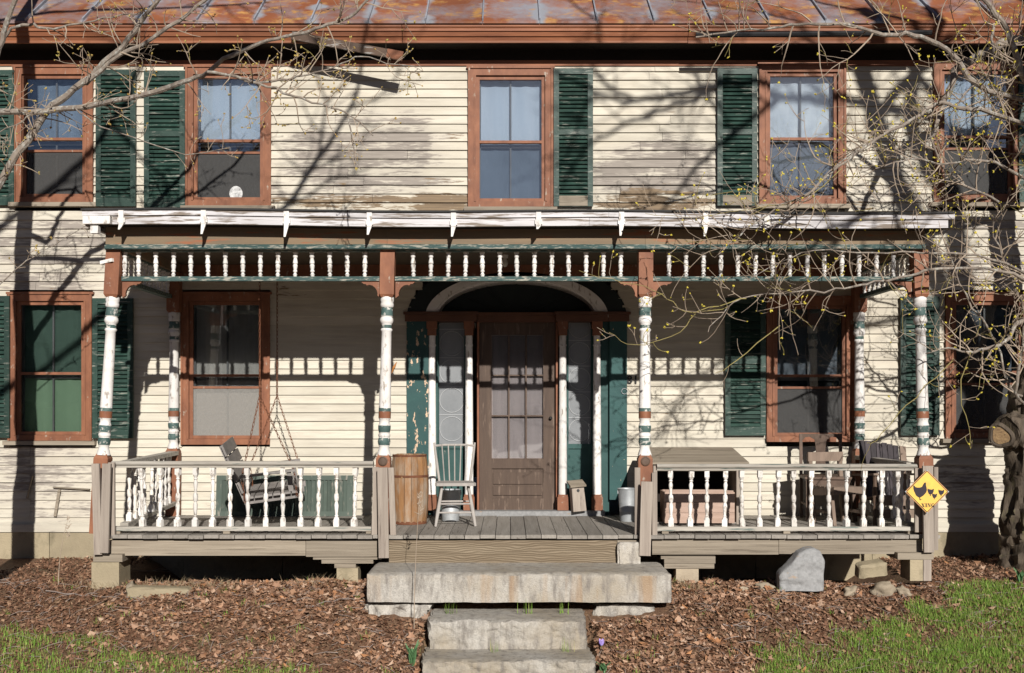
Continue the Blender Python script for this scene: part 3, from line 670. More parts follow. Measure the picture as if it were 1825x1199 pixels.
def shared(key, mb, m, smooth=True):
    if key not in SM: me = mb.mesh(key, smooth); me.materials.append(M[m]); SM[key] = me
    return SM[key]
mb = MB()
for r_ in white_rows: mb.lathe([(zr(p), q) for p, q in r_][::-1], 16)
post_me = shared('post', mb, 'white')
band_me = [shared('green_band%d' % i, MB().lathe([(zr(p), q) for p, q in r_][::-1], 16), 'teal') for i, r_ in enumerate(green_rows)]
oband_me = shared('orange_band', MB().lathe([(zr(p), q) for p, q in orange_rows[0]][::-1], 16), 'orange')
h = .064
mb = MB(); mb.add([(-h, -h, zr(447)), (h, -h, zr(447)), (h, h, zr(447)), (-h, h, zr(447)), (-h, -h, zr(525)), (h, -h, zr(525)), (h, h, zr(525)), (-h, h, zr(525)), (-h * .8, -h * .8, zr(530)), (h * .8, -h * .8, zr(530)), (h * .8, h * .8, zr(530)), (-h * .8, h * .8, zr(530))],
                  [(0, 1, 2, 3), (1, 0, 4, 5), (2, 1, 5, 6), (3, 2, 6, 7), (0, 3, 7, 4), (5, 4, 8, 9), (6, 5, 9, 10), (7, 6, 10, 11), (4, 7, 11, 8), (8, 11, 10, 9)])
top_me = shared('top_block', mb, 'orange', False)
mb = MB(); zt = zr(811); mb.box(-h, h, -h, h, DK, zt - .03); mb.add([(-h, -h, zt - .03), (h, -h, zt - .03), (h, h, zt - .03), (-h, h, zt - .03), (-h * .7, -h * .7, zt + .01), (h * .7, -h * .7, zt + .01), (h * .7, h * .7, zt + .01), (-h * .7, h * .7, zt + .01)], [(0, 1, 5, 4), (1, 2, 6, 5), (2, 3, 7, 6), (3, 0, 4, 7), (4, 5, 6, 7)])
base_me = shared('base_block', mb, 'orange', False)
def bracket_poly():
    return [(0, 0), (.165, 0), (.175, -.012), (.155, -.03), (.135, -.032), (.125, -.045), (.105, -.038), (.075, -.045), (.05, -.065), (.035, -.09), (.028, -.115), (.03, -.135), (.012, -.15), (0, -.155)]
bp = bracket_poly()
def lean(xt, xb): return math.atan2(xt - xb, zr(447) - zr(812))
posts = [(206, 184, FD, -1), (692, 684, FD, 0), (1150, 1149, FD, 0), (1637, 1646, FD, 1), (311, 309, 11.86, 2), (1531, 1532, 11.86, 2)]
for (pt, pb_, d, kind) in posts:
    X = wx(pt, d); Xb = wx(pb_, d); rz_ = math.atan2(X - Xb, 1.85)
    if kind == 2:
        sc = 1.0
    loc = Vector((X, d - 12, 0)); rot = (0, rz_, 0)
    # rotate about the head of the post
    mt = Matrix.Translation((X, d - 12, zr(447))) @ Matrix.Rotation(rz_, 4, 'Y') @ Matrix.Translation((0, 0, -zr(447)))
    loc = mt.translation
    p = put('post', post_me, None, porch, loc, rot)
    for k, b in enumerate(band_me): put('green_band', b, None, p, loc, rot)
    put('orange_band', oband_me, None, p, loc, rot); put('top_block', top_me, None, p, loc, rot); put('base_block', base_me, None, p, loc, rot)
    if kind in (-1, 0, 1):
        for sgn in (-1, 1):
            if kind == -1 and sgn == -1 or kind == 1 and sgn == 1: continue
            zb_ = zr(500)
            mb = MB(); mb.prism([(X + sgn * (h + .002 + a), zb_ + c) for a, c in (bp if sgn > 0 else bp[::-1])], d - 12 - .018, d - 12 + .018); mb.build('bracket', 'orange', p)
    if kind == 0:   # turned rosette at the foot
        q = mt @ Vector((0, -h - .002, zr(821))); r2 = MB(); r2.lathe([(0, .043), (.008, .043), (.012, .034), (.008, .03), (.009, .0)], 16)
        for v in r2.v: v.xyz = (q.x + v.x, q.y - v.z, q.z + v.y)
        r2.build('rosette', 'chair_brown', p)
# side brackets on the wall posts
for px, sg in ((311, 1), (1531, -1)): pass
# sleeve boards round the feet of the posts
def sleeve(px0, px1, py0, py1, d, th=.03):
    a, b = wx(px0, d), wx(px1, d); t = rnd.uniform(-.012, .012)
    MB().bar(((a + b) / 2 + t, d - 12, wz(py1, d)), ((a + b) / 2 - t, d - 12, wz(py0, d)), b - a, th, up=(0, 1, 0)).build('sleeve_board', 'bare_z', porch)
for a in ((166, 180, 826, 988, 10.02), (181, 205 - 9, 826, 985, 10.0), (194, 205, 824, 955, 10.11), (664, 674, 832, 953, 10.12), (674, 692, 833, 994, 10.02), (694, 704, 833, 953, 10.12),
          (1131, 1141, 833, 953, 10.12), (1141, 1161, 858, 990, 10.02), (1162, 1171, 842, 958, 10.12), (1630, 1642, 834, 948, 10.1), (1645, 1663, 830, 984, 10.02), (1664, 1671, 832, 980, 10.06)):
    sleeve(*a)

# railing balusters
def bal_profile(h_, k=1.0):
    return [(0, .026), (.0, .026), (.12, .026), (.15, .021), (.165, .013), (.18, .019), (.195, .012), (.23, .014), (.36, .021), (.42, .013), (.44, .019), (.5, .023), (.55, .02), (.57, .012), (.62, .012), (.74, .02), (.79, .012), (.81, .019), (.83, .013), (.86, .02), (.88, .024), (1, .024)]
HB = zr(833) - zr(931)
mb = MB(); mb.lathe([(z_ * HB, r) for z_, r in bal_profile(HB)[2:-1]], 10, cap=True); e = .0235
mb.box(-e, e, -e, e, 0, .12 * HB); mb.box(-e * .9, e * .9, -e * .9, e * .9, .88 * HB, HB)
bal_me = shared('baluster', mb, 'white_porch')
def rail_run(px0, px1, py_t, py_b, bals, first=True):
    z1, z0 = zr(py_t), zr(py_b); xa, xb = wx(px0, FD), wx(px1, FD); yc = YF
    r = MB(); r.prism([(yc - .048, z1 - .018), (yc - .052, z1 - .008), (yc - .03, z1 + .012), (yc + .03, z1 + .012), (yc + .052, z1 - .008), (yc + .048, z1 - .018), (yc + .03, z1 - .024), (yc + .03, z1 - .045), (yc - .03, z1 - .045), (yc - .03, z1 - .024)], xa, xb, 'x'); t = r.build('railing', 'rail', porch)
    MB().prism([(yc - .04, z0), (yc - .036, z0 + .035), (yc + .036, z0 + .035), (yc + .04, z0)], xa, xb, 'x').build('bottom_rail', 'rail', t)
    zb_ = z0 + .036; sc = (z1 - .046 - zb_) / HB
    for px in bals:
        put('baluster', bal_me, None, t, (wx(px, FD) + rnd.uniform(-.003, .003), yc + rnd.uniform(-.004, .004), zb_), (rnd.uniform(-.02, .02), rnd.gauss(0, .014), rnd.uniform(-.3, .3)), scale=(1, 1, sc))
    return t
rl = rail_run(201, 666, 824, 945, [254, 285, 316, 348, 379, 410, 442, 473, 504, 536, 567, 600, 631])
rr = rail_run(1170, 1632, 829, 945, [1196, 1229, 1260, 1291, 1322, 1353, 1385, 1415, 1446, 1477, 1508, 1539, 1570, 1601])
for (px, t) in ((405, rl), (1401, rr), (210, rl), (1185, rr), (659, rl), (1622, rr)): MB().box(wx(px, FD) - .03, wx(px, FD) + .03, YF - .03, YF + .03, DK + .002, zr(945) - .002).build('rail_block', 'bare_x', t)
# side railings, front to back (the left one sagging and losing balusters)
def side_rail(X, zt0, zt1, zb0, zb1, ys_, name):
    r = MB(); r.bar((X, -1.72, zt0), (X, -.18, zt1), .09, .04, up=(0, 0, 1)); t = r.build('railing', 'rail', porch)
    MB().bar((X, -1.72, zb0), (X, -.18, zb1), .075, .035).build('bottom_rail', 'rail', t)
    for y in ys_:
        f = (y + 1.72) / 1.54; zb_ = zb0 + (zb1 - zb0) * f + .018; h_ = zt0 + (zt1 - zt0) * f - .02 - zb_
        put('baluster', bal_me, None, t, (X + rnd.uniform(-.01, .01), y, zb_), (rnd.uniform(-.04, .04), rnd.uniform(-.05, .05), rnd.uniform(-.2, .2)), scale=(1, 1, h_ / HB))
side_rail(wx(216, FD), zr(826), zr(826) + .03, .53, .60, frange(-1.6, -.35, 8), 'l')
side_rail(wx(1630, FD), zr(829), zr(829), .53, .53, frange(-1.6, -.3, 8), 'r')

# spindle frieze
zf1, zf0 = zr(449), zr(493); HF = zf1 - zf0
fp = [(0, .016), (.06, .018), (.09, .022), (.12, .014), (.16, .012), (.2, .02), (.24, .02), (.27, .015), (.4, .021), (.46, .023), (.5, .016), (.54, .023), (.6, .022), (.75, .015), (.8, .022), (.86, .022), (.88, .013), (.91, .019), (.96, .024), (1, .024)]
sp_me = shared('spindle', MB().lathe([(a * HF, b) for a, b in fp], 9), 'white')
def frieze(xa, xb, pts, ya=YF, yb=YF):
    if ya == yb: bx = lambda z0, z1, w, m, nm, p=None: MB().box(xa, xb, ya - w, ya + w, z0, z1).build(nm, m, p or porch)
    else: bx = lambda z0, z1, w, m, nm, p=None: MB().box(xa - w, xa + w, ya, yb, z0, z1).build(nm, m, p or porch)
    t = bx(zr(501), zf0 - .001, .034, 'teal_rail', 'frieze'); bx(zf1 + .001, zf1 + .035, .03, 'teal_rail', 'top_rail', t)
    for (x, y) in pts: put('spindle', sp_me, None, t, (x, y, zf0), (0, rnd.uniform(-.03, .03), rnd.uniform(-1, 1)))
X = [wx(p[0], FD) for p in posts[:4]]
frieze(X[0] + h, X[1] - h, [(wx(247 + 31 * i, FD), YF) for i in range(14)] + [(wx(222, FD), YF)])
frieze(X[1] + h, X[2] - h, [(wx(737 + 30.75 * i, FD), YF) for i in range(13)])
frieze(X[2] + h, X[3] - h, [(wx(1192 + 30.8 * i, FD), YF) for i in range(14)])
frieze(X[0], X[0], [(X[0], y) for y in frange(-1.66, -.25, 10)], YF + h, -.14 - h)
frieze(X[3], X[3], [(X[3], y) for y in frange(-1.66, -.25, 10)], YF + h, -.14 - h)

# beam, ceiling, roof
yb0 = -1.89
for (a, b) in ((188, 690), (690, 1150), (1150, 1648)):
    d = 12 + yb0; MB().box(wx(a, d) + .001, wx(b, d) - .001, yb0, -1.70, zr(446) + .0, 3.205).build('beam', 'beam', porch)
    MB().prism([(yb0 - .001, zr(448)), (yb0 - .028, zr(446)), (yb0 - .03, zr(441)), (yb0 - .012, zr(438)), (yb0 - .001, zr(438))], wx(a, d) + .001, wx(b, d) - .001, 'x').build('beam_moulding', 'teal_rail', porch)
for xx in (X[0], X[3]): MB().box(xx - .075, xx + .075, -1.69, -.02, zr(446), 3.2).build('side_beam', 'beam', porch)
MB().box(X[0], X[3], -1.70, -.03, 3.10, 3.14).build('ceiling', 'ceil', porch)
MB().box(X[0], X[3], -.055, -.021, 2.98, 3.10).build('ledger', 'orange', porch)
rx0, rx1 = wx(146, 9.93), wx(1700, 9.93)
def sag(x): return -.032 * (x - rx0) / (rx1 - rx0) + .012 + .008 * math.sin(x * 1.7)
n = 24; mb = MB(); xs_ = frange(rx0, rx1, n)
vs = []
for xx in xs_:
    q = sag(xx); vs += [(xx, -2.10, 3.325 + q), (xx, -.0, 3.60), (xx, -2.10, 3.308 + q), (xx, 0, 3.57)]
mb.add(vs, sum([[(4 * i, 4 * i + 4, 4 * i + 5, 4 * i + 1), (4 * i, 4 * i + 2, 4 * i + 6, 4 * i + 4), (4 * i + 2, 4 * i + 3, 4 * i + 7, 4 * i + 6)] for i in range(n)], []) + [(0, 1, 3, 2), (4 * n, 4 * n + 2, 4 * n + 3, 4 * n + 1)])
mb.build('porch_roof', 'tar', porch)
def strip(pa, pb_, za, zb_, y0, y1, nm, m):
    a, b = wx(pa, 12 + y0), wx(pb_, 12 + y0); k = 6; mb = MB(); vs = []
    for q in frange(a + .001, b - .001, k):
        s = sag(q); vs += [(q, y0, za + s), (q, y1, za + s), (q, y1, zb_ + s), (q, y0, zb_ + s)]
    mb.add(vs, sum([[(4 * i + j, 4 * i + 4 + j, 4 * i + 4 + (j + 1) % 4, 4 * i + (j + 1) % 4) for j in range(4)] for i in range(k)], []) + [(0, 3, 2, 1), (4 * k, 4 * k + 1, 4 * k + 2, 4 * k + 3)])
    return mb.build(nm, m, porch)
for (a, b) in ((146, 363), (363, 809), (809, 1085), (1085, 1702)): strip(a, b, 3.262, 3.306, -2.085, -2.05, 'drip_board', 'fascia')
for (a, b) in ((200, 362), (362, 658), (658, 1050), (1050, 1260), (1260, 1690)): strip(a, b, 3.188, 3.259, -2.068, -2.03, 'fascia_board', 'fascia')
strip(147, 196, 3.19, 3.259, -2.09, -2.04, 'fascia_end', 'white')
mb = MB(); mb.box(wx(160, 9.9), wx(174, 9.9), -2.09, -2.03, 3.12, 3.185); mb.build('downspout_stub', 'white', porch)
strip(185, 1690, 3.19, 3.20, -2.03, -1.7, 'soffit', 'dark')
for xx in (rx0 + .03, rx1 - .06): MB().box(xx - .015, xx + .015, -2.03, -.03, 3.19, 3.3).build('side_fascia', 'fascia', porch)
for k, px in enumerate((215, 362, 510, 658, 808, 960, 1108, 1258, 1367)):
    xx = wx(px, 9.9); s = sag(xx); L_ = (.05, .09, .105, .075, .09, .03, .09, .085, .02)[k]; zt = 3.26 + s
    mb = MB(); mb.box(xx - .022, xx + .022, -2.096, -2.069, zt - .075, zt + .045); mb.box(xx - .032, xx + .032, -2.09, -2.069, zt - .06, zt - .02)
    mb.add([(xx - .02, -2.092, zt - .076), (xx + .02, -2.092, zt - .076), (xx - .02, -2.07, zt - .076), (xx + .02, -2.07, zt - .076), (xx - .012 - .008, -2.11, zt - .076 - L_), (xx - .004, -2.11, zt - .076 - L_), (xx - .02, -2.10, zt - .076 - L_), (xx - .004, -2.10, zt - .076 - L_)],
           [(0, 1, 5, 4), (2, 6, 7, 3), (0, 4, 6, 2), (1, 3, 7, 5), (4, 5, 7, 6)])
    mb.build('gutter_bracket', 'white', porch)
# white bracket on the left corner post
mb = MB(); q = P(195, 467, FD); mb.bar(q + Vector((-.06, -.03, -.01)), q + Vector((.06, -.07, .01)), .045, .03); mb.build('pipe_clip', 'white', porch)
# ceiling bulb
mb = MB(); q = P(900, 467, 11.2); mb.lathe([(0, .0), (.008, .018), (.03, .03), (.055, .03), (.08, .016), (.1, .015)], 12); b = mb
for v in b.v: v.xyz = (q.x + v.x, q.y + v.y, q.z - .05 + v.z)
MB().lathe([(q.z + .04, .03), (3.1, .035)], 10, q.x, q.y).build('lamp_holder', 'white', porch); b.build('light_bulb', 'bulb', porch, smooth=True)

# piers of block and timber below the deck
def block(px0, px1, py0, py1, d, depth, m, nm, parent=porch):
    MB().box(wx(px0, d), wx(px1, d), d - 12, d - 12 + depth, wz(py1, d), wz(py0, d)).build(nm, m, parent)
block(163, 212, 1002, 1050, 10.06, .3, 'foundation', 'pier_block'); block(166, 218, 988, 1001, 10.06, .3, 'bare_x', 'pier_timber')
block(558, 680, 993, 997, 10.13, .3, 'bare_x', 'pier_timber'); block(573, 665, 997.5, 1004, 10.13, .25, 'bare_x', 'pier_timber'); block(596, 634, 1004.5, 1012, 10.14, .25, 'bare_x', 'pier_timber'); block(600, 638, 1012.5, 1060, 10.13, .2, 'foundation', 'pier_block')
block(1178, 1275, 991, 996, 10.13, .3, 'bare_x', 'pier_timber'); block(1184, 1275, 996.5, 1004, 10.12, .25, 'bare_x', 'pier_timber'); block(1184, 1273, 1004.5, 1013, 10.12, .25, 'bare_x', 'pier_timber'); block(1205, 1245, 1013.5, 1060, 10.13, .2, 'fieldstone', 'pier_block')
block(1600, 1664, 985, 997, 10.05, .3, 'bare_x', 'pier_timber'); block(1622, 1645, 997.5, 1035, 10.05, .25, 'foundation', 'pier_block'); block(1646, 1660, 997.5, 1035, 10.04, .2, 'bare_z', 'pier_timber')

# ------------------------------------------------------------------ stone steps
def stone_thing(me, name, m, label, cat, group=None):
    o = put(name, me, m); tag(o, label, cat, group); return o
me = rough_block(wx(652, 9.45), wx(1198, 9.45), -2.55, -1.86, -.03, .212, (60, 12, 10), .005, 1, 5)
def granite_stain():
    m = M['granite'].copy(); nt = m.node_tree; N = nt.nodes; L = nt.links; b = N['Principled BSDF']
    src = b.inputs['Base Color'].links[0].from_socket; geo = N.new('ShaderNodeNewGeometry')
    mp = N.new('ShaderNodeMapping'); mp.inputs['Scale'].default_value = (5.5, .5, .6); mp.inputs['Location'].default_value = (2.3, 0, 0); n = N.new('ShaderNodeTexNoise'); n.inputs['Scale'].default_value = 1; n.inputs['Detail'].default_value = 3
    L.new(geo.outputs['Position'], mp.inputs[0]); L.new(mp.outputs[0], n.inputs['Vector'])
    r = N.new('ShaderNodeMapRange'); r.inputs[1].default_value = .53; r.inputs[2].default_value = .66; r.inputs[4].default_value = .6; L.new(n.outputs[0], r.inputs[0])
    sx = N.new('ShaderNodeSeparateXYZ'); L.new(geo.outputs['Normal'], sx.inputs[0]); fm = N.new('ShaderNodeMapRange'); fm.inputs[1].default_value = -.5; fm.inputs[2].default_value = -.9; L.new(sx.outputs[1], fm.inputs[0])
    mu = N.new('ShaderNodeMath'); mu.operation = 'MULTIPLY'; L.new(r.outputs[0], mu.inputs[0]); L.new(fm.outputs[0], mu.inputs[1])
    x = N.new('ShaderNodeMix'); x.data_type = 'RGBA'; L.new(mu.outputs[0], x.inputs[0]); L.new(src, x.inputs[6]); x.inputs[7].default_value = (.32, .19, .09, 1)
    L.new(x.outputs[2], b.inputs['Base Color']); return m
M['granite_stain'] = granite_stain()
stone_thing(me, 'stone_step', 'granite_stain', 'long granite slab step with rust streaks, right below the porch deck', 'stone step', 'granite steps')
stone_thing(rough_block(wx(762, 9.1), wx(1047, 9.1), -2.9, -2.35, -.36, -.115, (90, 12, 26), .019, 2, 8), 'stone_step', 'granite', 'middle rough-faced granite step below the long slab', 'stone step', 'granite steps')
stone_thing(rough_block(wx(750, 8.68), wx(1062, 8.68), -3.32, -2.8, -.62, -.345, (90, 12, 26), .019, 3, 8), 'stone_step', 'granite', 'lowest granite step at the bottom edge of the picture', 'stone step', 'granite steps')
stone_thing(rough_block(wx(645, 9.5), wx(765, 9.5), -2.50, -2.1, -.3, -.05, (20, 8, 10), .06, 5, 5), 'support_stone', 'granite', 'pale rubble stone propping the left end of the long slab', 'stone')
stone_thing(rough_block(wx(1062, 9.5), wx(1172, 9.5), -2.47, -2.1, -.28, -.07, (20, 8, 10), .05, 6, 5), 'support_stone', 'granite', 'mossy rubble stone under the right end of the long slab', 'stone')
stone_thing(rough_block(wx(1100, 10.05), wx(1141, 10.05), -1.975, -1.91, .212, wz(966, 10.05), (10, 4, 10), .006, 8, 9), 'granite_block', 'granite', 'small upright granite block standing on the slab beside the porch post', 'stone block')
# leaning grey slab and field stones in front of the crawl space
me = rough_block(0, 1, -2.14, -2.0, 0, 1, (26, 6, 22), .0, 4, 6); sil_ = [(0, .36), (.06, .46), (.14, .56), (.3, .74), (.45, .92), (.6, .98), (.78, 1), (.93, .94), (1, .72)]
for v in me.vertices:
    u = max(0, min(1, v.co.x)); h_ = 1
    for (a, ha), (b, hb_) in zip(sil_, sil_[1:]):
        if a <= u <= b: h_ = ha + (hb_ - ha) * (u - a) / (b - a)
    z_ = v.co.z * h_; x_ = wx(1388, 9.9) + u * (wx(1467, 9.9) - wx(1388, 9.9)) + .02 * z_; q = Vector((x_ * 7, v.co.y * 7, z_ * 3)); dn = mnoise.fractal(q, .8, 2.1, 4); st_ = .5 * math.floor(2.4 * mnoise.noise(Vector((x_ * 3, 2, z_ * 4))) + .5)
    v.co = (x_ + .015 * mnoise.noise(q * 1.3), v.co.y + .016 * dn + .012 * st_ + .05 * z_, wz(1052, 9.9) + z_ * (wz(978, 9.9) - wz(1052, 9.9)) + .01 * mnoise.noise(q))
o = put('leaning_stone', me, 'stone'); tag(o, 'big pointed grey stone slab leaning against the porch rim board', 'stone')
for (px, py, d, r, sc, sd, lab) in ((1573, 1027, 9.95, .1, (1.1, .8, .75), 3, 'pale rounded field stone in front of the crawl space right of the leaning slab'), (1513, 1033, 9.95, .07, (1.2, .8, .6), 4, 'low brownish stone half buried just right of the leaning slab'),
                              (1610, 1034, 9.95, .07, (1.3, .8, .6), 5, 'small flat pale stone at the foot of the right corner pier'), (1365, 1027, 9.98, .06, (1.3, .8, .7), 6, 'small stone just left of the leaning slab'),
                              (1327, 1034, 9.95, .05, (1.4, .8, .6), 7, 'small pale stone on the leaves below the right rim board'), (232, 1020, 10.02, .05, (.9, .8, 1.2), 8, 'small upright stone beside the left corner pier')):
    q = P(px, py, d); o = put('field_stone', boulder(r, sc, sd, .5, 1.3), 'fieldstone', None, (q.x, q.y, min(q.z, gz(q.x, q.y) + r * sc[2] * .45)), (.2, .3, sd)); tag(o, lab, 'stone')
o = put('concrete_block', rough_block(-.13, .13, -.06, .06, -.06, .06, (6, 4, 4), .01, 9, 8), 'foundation', None, P(1553, 1013, 10.1), (.2, -.12, .1)); tag(o, 'tilted tan block lying in the dark under the right end of the porch', 'block')
o = put('concrete_slab', rough_block(-.28, .28, -.08, .08, -.05, .05, (10, 4, 4), .012, 12, 8), 'foundation', None, (P(285, 1022, 9.97).x, -2.03, gz(-3, -2.03) + .005), (0, .03, .05)); tag(o, 'low concrete slab lying at the left of the crawl space', 'slab')

# ------------------------------------------------------------------ things on the porch
def place(px, d): return Vector((wx(px, d), d - 12, DK + .002))
# barrel
p = place(730, 11.1); b = thing('barrel', 'old oak barrel with one rusty hoop left of the entrance', 'barrel', p)
Hb = .675; n = 18
for k in range(n):
    a0, a1 = 2 * math.pi * (k + .03) / n, 2 * math.pi * (k + .97) / n; mb = MB(); vs = []
    for (z_, r) in ((0, .165), (.1, .176), (.25, .186), (.36, .188), (.47, .184), (.58, .176), (Hb, .163)):
        for a in (a0, a1):
            for rr_ in (r, r - .02): vs.append((rr_ * math.cos(a), rr_ * math.sin(a), z_ + (rnd.uniform(-.004, .004) if z_ == Hb else 0)))
    fs = []
    for i in range(6):
        o_ = 4 * i; fs += [(o_, o_ + 2, o_ + 6, o_ + 4), (o_ + 1, o_ + 5, o_ + 7, o_ + 3), (o_, o_ + 4, o_ + 5, o_ + 1), (o_ + 2, o_ + 3, o_ + 7, o_ + 6)]
    fs += [(0, 1, 3, 2), (24, 26, 27, 25)]; mb.add(vs, fs); mb.build('stave', 'barrel', b, local=True, smooth=True)
MB().lathe([(Hb - .05, .15), (Hb - .035, .15)], 24).build('lid', 'barrel', b, local=True)
for (z_, r, w) in ((.455, .1875, .022), (.0, .168, .03), (Hb - .02, .168, .018)):
    MB().lathe([(z_, r), (z_ + w, r - .001)], 28, cap=False).build('hoop', 'rust', b, local=True, smooth=True)

# buckets
def bucket(px, d, r0, r1, h_, label):
    t = thing('bucket', label, 'bucket', place(px, d), group='galvanised buckets by the door')
    MB().lathe([(0, 0), (0, r0), (h_ * .3, r0 + (r1 - r0) * .3), (h_ * .31, r0 + (r1 - r0) * .31 + .003), (h_ * .33, r0 + (r1 - r0) * .33), (h_, r1), (h_ + .006, r1 + .006), (h_ + .012, r1 + .002), (h_, r1 - .005), (.01, r0 - .005), (.01, 0)], 28, cap=False).build('pail', 'galv', t, local=True, smooth=True)
    mb = MB(); mb.tube([(r1 * math.cos(a), -.01 - .02 * math.sin(a), h_ + -.0 - r1 * .85 * math.sin(a) * .35) for a in frange(0, math.pi, 14)], .003, 5); mb.build('bail', 'galv', t, local=True)
    for s in (-1, 1): MB().box(s * r1 - .004, s * r1 + .004, -.014, .014, h_ - .04, h_ - .002).build('lug', 'galv', t, local=True)
bucket(803, 11.35, .085, .105, .30, 'galvanised bucket standing behind the spindle-back chair')
bucket(1119, 11.3, .075, .1, .315, 'galvanised bucket beside the right inner porch post')

# spindle-back chair facing the camera
t = thing('spindle_chair', 'weathered grey spindle-back chair in front of the sidelight', 'chair', place(811, 10.98), rz=R(4))
sz = .385; W = .185
MB().prism([(-W, -.19), (W, -.19), (W + .012, -.17), (W * .92, .17), (-W * .92, .17), (-W - .012, -.17)], sz, sz + .026, 'y')
mb = MB(); sh = [(-W + .01, -.2), (W - .01, -.2), (W + .01, -.18), (W * .9, .17), (-W * .9, .17), (-W - .01, -.18)]
mb.add([(a, c, sz) for a, c in sh] + [(a, c, sz + .028) for a, c in sh], [(5, 4, 3, 2, 1, 0), (6, 7, 8, 9, 10, 11)] + [(i, (i + 1) % 6, (i + 1) % 6 + 6, i + 6) for i in range(6)]); mb.build('seat', 'chair_grey', t, local=True)
legs = []
for sx in (-1, 1):
    for sy in (-1, 1):
        top = Vector((sx * .125, sy * .12 - .01, sz)); bot = Vector((sx * .19, sy * .19 - .01, 0)); legs.append((top, bot))
        MB().tube([bot, bot.lerp(top, .35), bot.lerp(top, .7), top], [.012, .018, .015, .012], 8).build('leg', 'chair_grey', t, local=True, smooth=True)
L4 = [a.lerp(b_, .45) for a, b_ in legs]; L3 = [a.lerp(b_, .66) for a, b_ in legs]
for (a, b_) in ((L3[0], L3[2]), (L4[0], L4[2]), (L4[1], L4[3]), (L3[0], L3[1]), (L3[2], L3[3])): MB().tube([a, (a + b_) / 2, b_], [.008, .011, .008], 6).build('stretcher', 'chair_grey', t, local=True, smooth=True)
for sx in (-1, 1): MB().tube([(sx * .15, .14, sz + .02), (sx * .175, .17, sz + .2), (sx * .2, .215, sz + .40)], [.012, .014, .01], 8).build('back_post', 'chair_grey', t, local=True, smooth=True)
for k in range(5):
    f = (k - 2) / 2; MB().tube([(f * .1, .15, sz + .02), (f * .125, .2, sz + .385)], .0065, 6).build('spindle', 'chair_grey', t, local=True, smooth=True)
mb = MB(); mb.tube([(-.192, .205, sz + .37), (-.1, .212, sz + .378), (.1, .212, sz + .378), (.192, .205, sz + .37)], .012, 6); mb.build('crest_rail', 'chair_grey', t, local=True)

# nest box on the door sill
t = thing('nest_box', 'weathered wooden birdhouse standing between the right entry columns', 'birdhouse', Vector((wx(1031, 11.88), -.17, .51)), rot=(R(-6), R(-4), R(12)))
mb = MB(); mb.add([(-.07, -.05, 0), (.07, -.05, 0), (.07, .05, 0), (-.07, .05, 0), (-.065, -.05, .26), (.065, -.05, .26), (.065, .05, .31), (-.065, .05, .31)], [(0, 3, 2, 1), (4, 5, 6, 7), (0, 1, 5, 4), (1, 2, 6, 5), (2, 3, 7, 6), (3, 0, 4, 7)]); mb.build('box', 'bare_z', t, local=True)
MB().box(-.085, .085, -.085, .07, .0, .018, Matrix.Translation((0, 0, .285)) @ Matrix.Rotation(R(24), 4, 'X')).build('lid', 'bare_x', t, local=True)
mb = MB(); mb.lathe([(0, .016), (.003, .016)], 14)
for v in mb.v: v.xyz = (v.x, -.0505 - v.z, .215 + v.y)
mb.build('entrance_hole', 'black', t, local=True)

# hutch with plywood lid, crate inside
d = 11.0; x0, x1 = wx(1168, d), wx(1316, d); y0 = d - 12; zt = wz(828, d)
t = thing('wooden_hutch', 'open-fronted wooden hutch with a plywood lid behind the right railing', 'hutch', ((x0 + x1) / 2, y0 + .3, DK))
for x in (x0, x1): MB().box(x - .018, x + .018, y0, y0 + .6, DK + .003, zt).build('side_board', 'bare_z', t)
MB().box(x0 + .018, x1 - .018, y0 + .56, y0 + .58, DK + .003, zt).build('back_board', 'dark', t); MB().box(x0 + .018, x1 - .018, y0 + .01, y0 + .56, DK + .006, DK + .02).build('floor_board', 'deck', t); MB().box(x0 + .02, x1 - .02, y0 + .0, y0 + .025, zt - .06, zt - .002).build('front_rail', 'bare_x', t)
mb = MB(); xa, xb = wx(1150, d), wx(1334, d); mb.add([(xa, y0 - .03, zt + .005), (xb, y0 - .03, zt + .005), (xb - .03, y0 + .66, wz(800, 11.62)), (xa + .05, y0 + .66, wz(800, 11.62)), (xa, y0 - .03, zt + .024), (xb, y0 - .03, zt + .024), (xb - .03, y0 + .66, wz(800, 11.62) + .018), (xa + .05, y0 + .66, wz(800, 11.62) + .018)], [(3, 2, 1, 0), (4, 5, 6, 7), (0, 1, 5, 4), (1, 2, 6, 5), (2, 3, 7, 6), (3, 0, 4, 7)]); mb.build('plywood_lid', 'bare_x', t)
d = 10.95; x0, x1 = wx(1184, d), wx(1308, d); y0 = d - 12; cz = wz(876, d)
t = thing('crate', 'pinkish plank crate sitting in the front of the hutch', 'crate', ((x0 + x1) / 2, y0 + .2, DK + .02))
hh = (cz - DK - .02) / 3
for k in range(3): MB().box(x0, x1, y0 - .035, y0 - .02, DK + .021 + k * hh, DK + .021 + (k + 1) * hh - .003).build('plank', 'crate', t)
for x in (x0, x1 - .02): MB().box(x, x + .02, y0 - .019, y0 + .3, DK + .025, cz - .005).build('end_board', 'crate', t)
MB().box(x0 + .02, x1 - .02, y0 + .28, y0 + .3, DK + .025, cz).build('back_board', 'crate', t); MB().box(x0 + .02, x1 - .02, y0 - .015, y0 + .28, DK + .025, DK + .04).build('bottom_board', 'crate', t)
mb = MB(); mb.bar((x0 + .01, y0 - .02, cz + .015), (x1 - .01, y0 - .02, cz + .006), .02, .012); mb.build('rim_strip', 'crate', t)

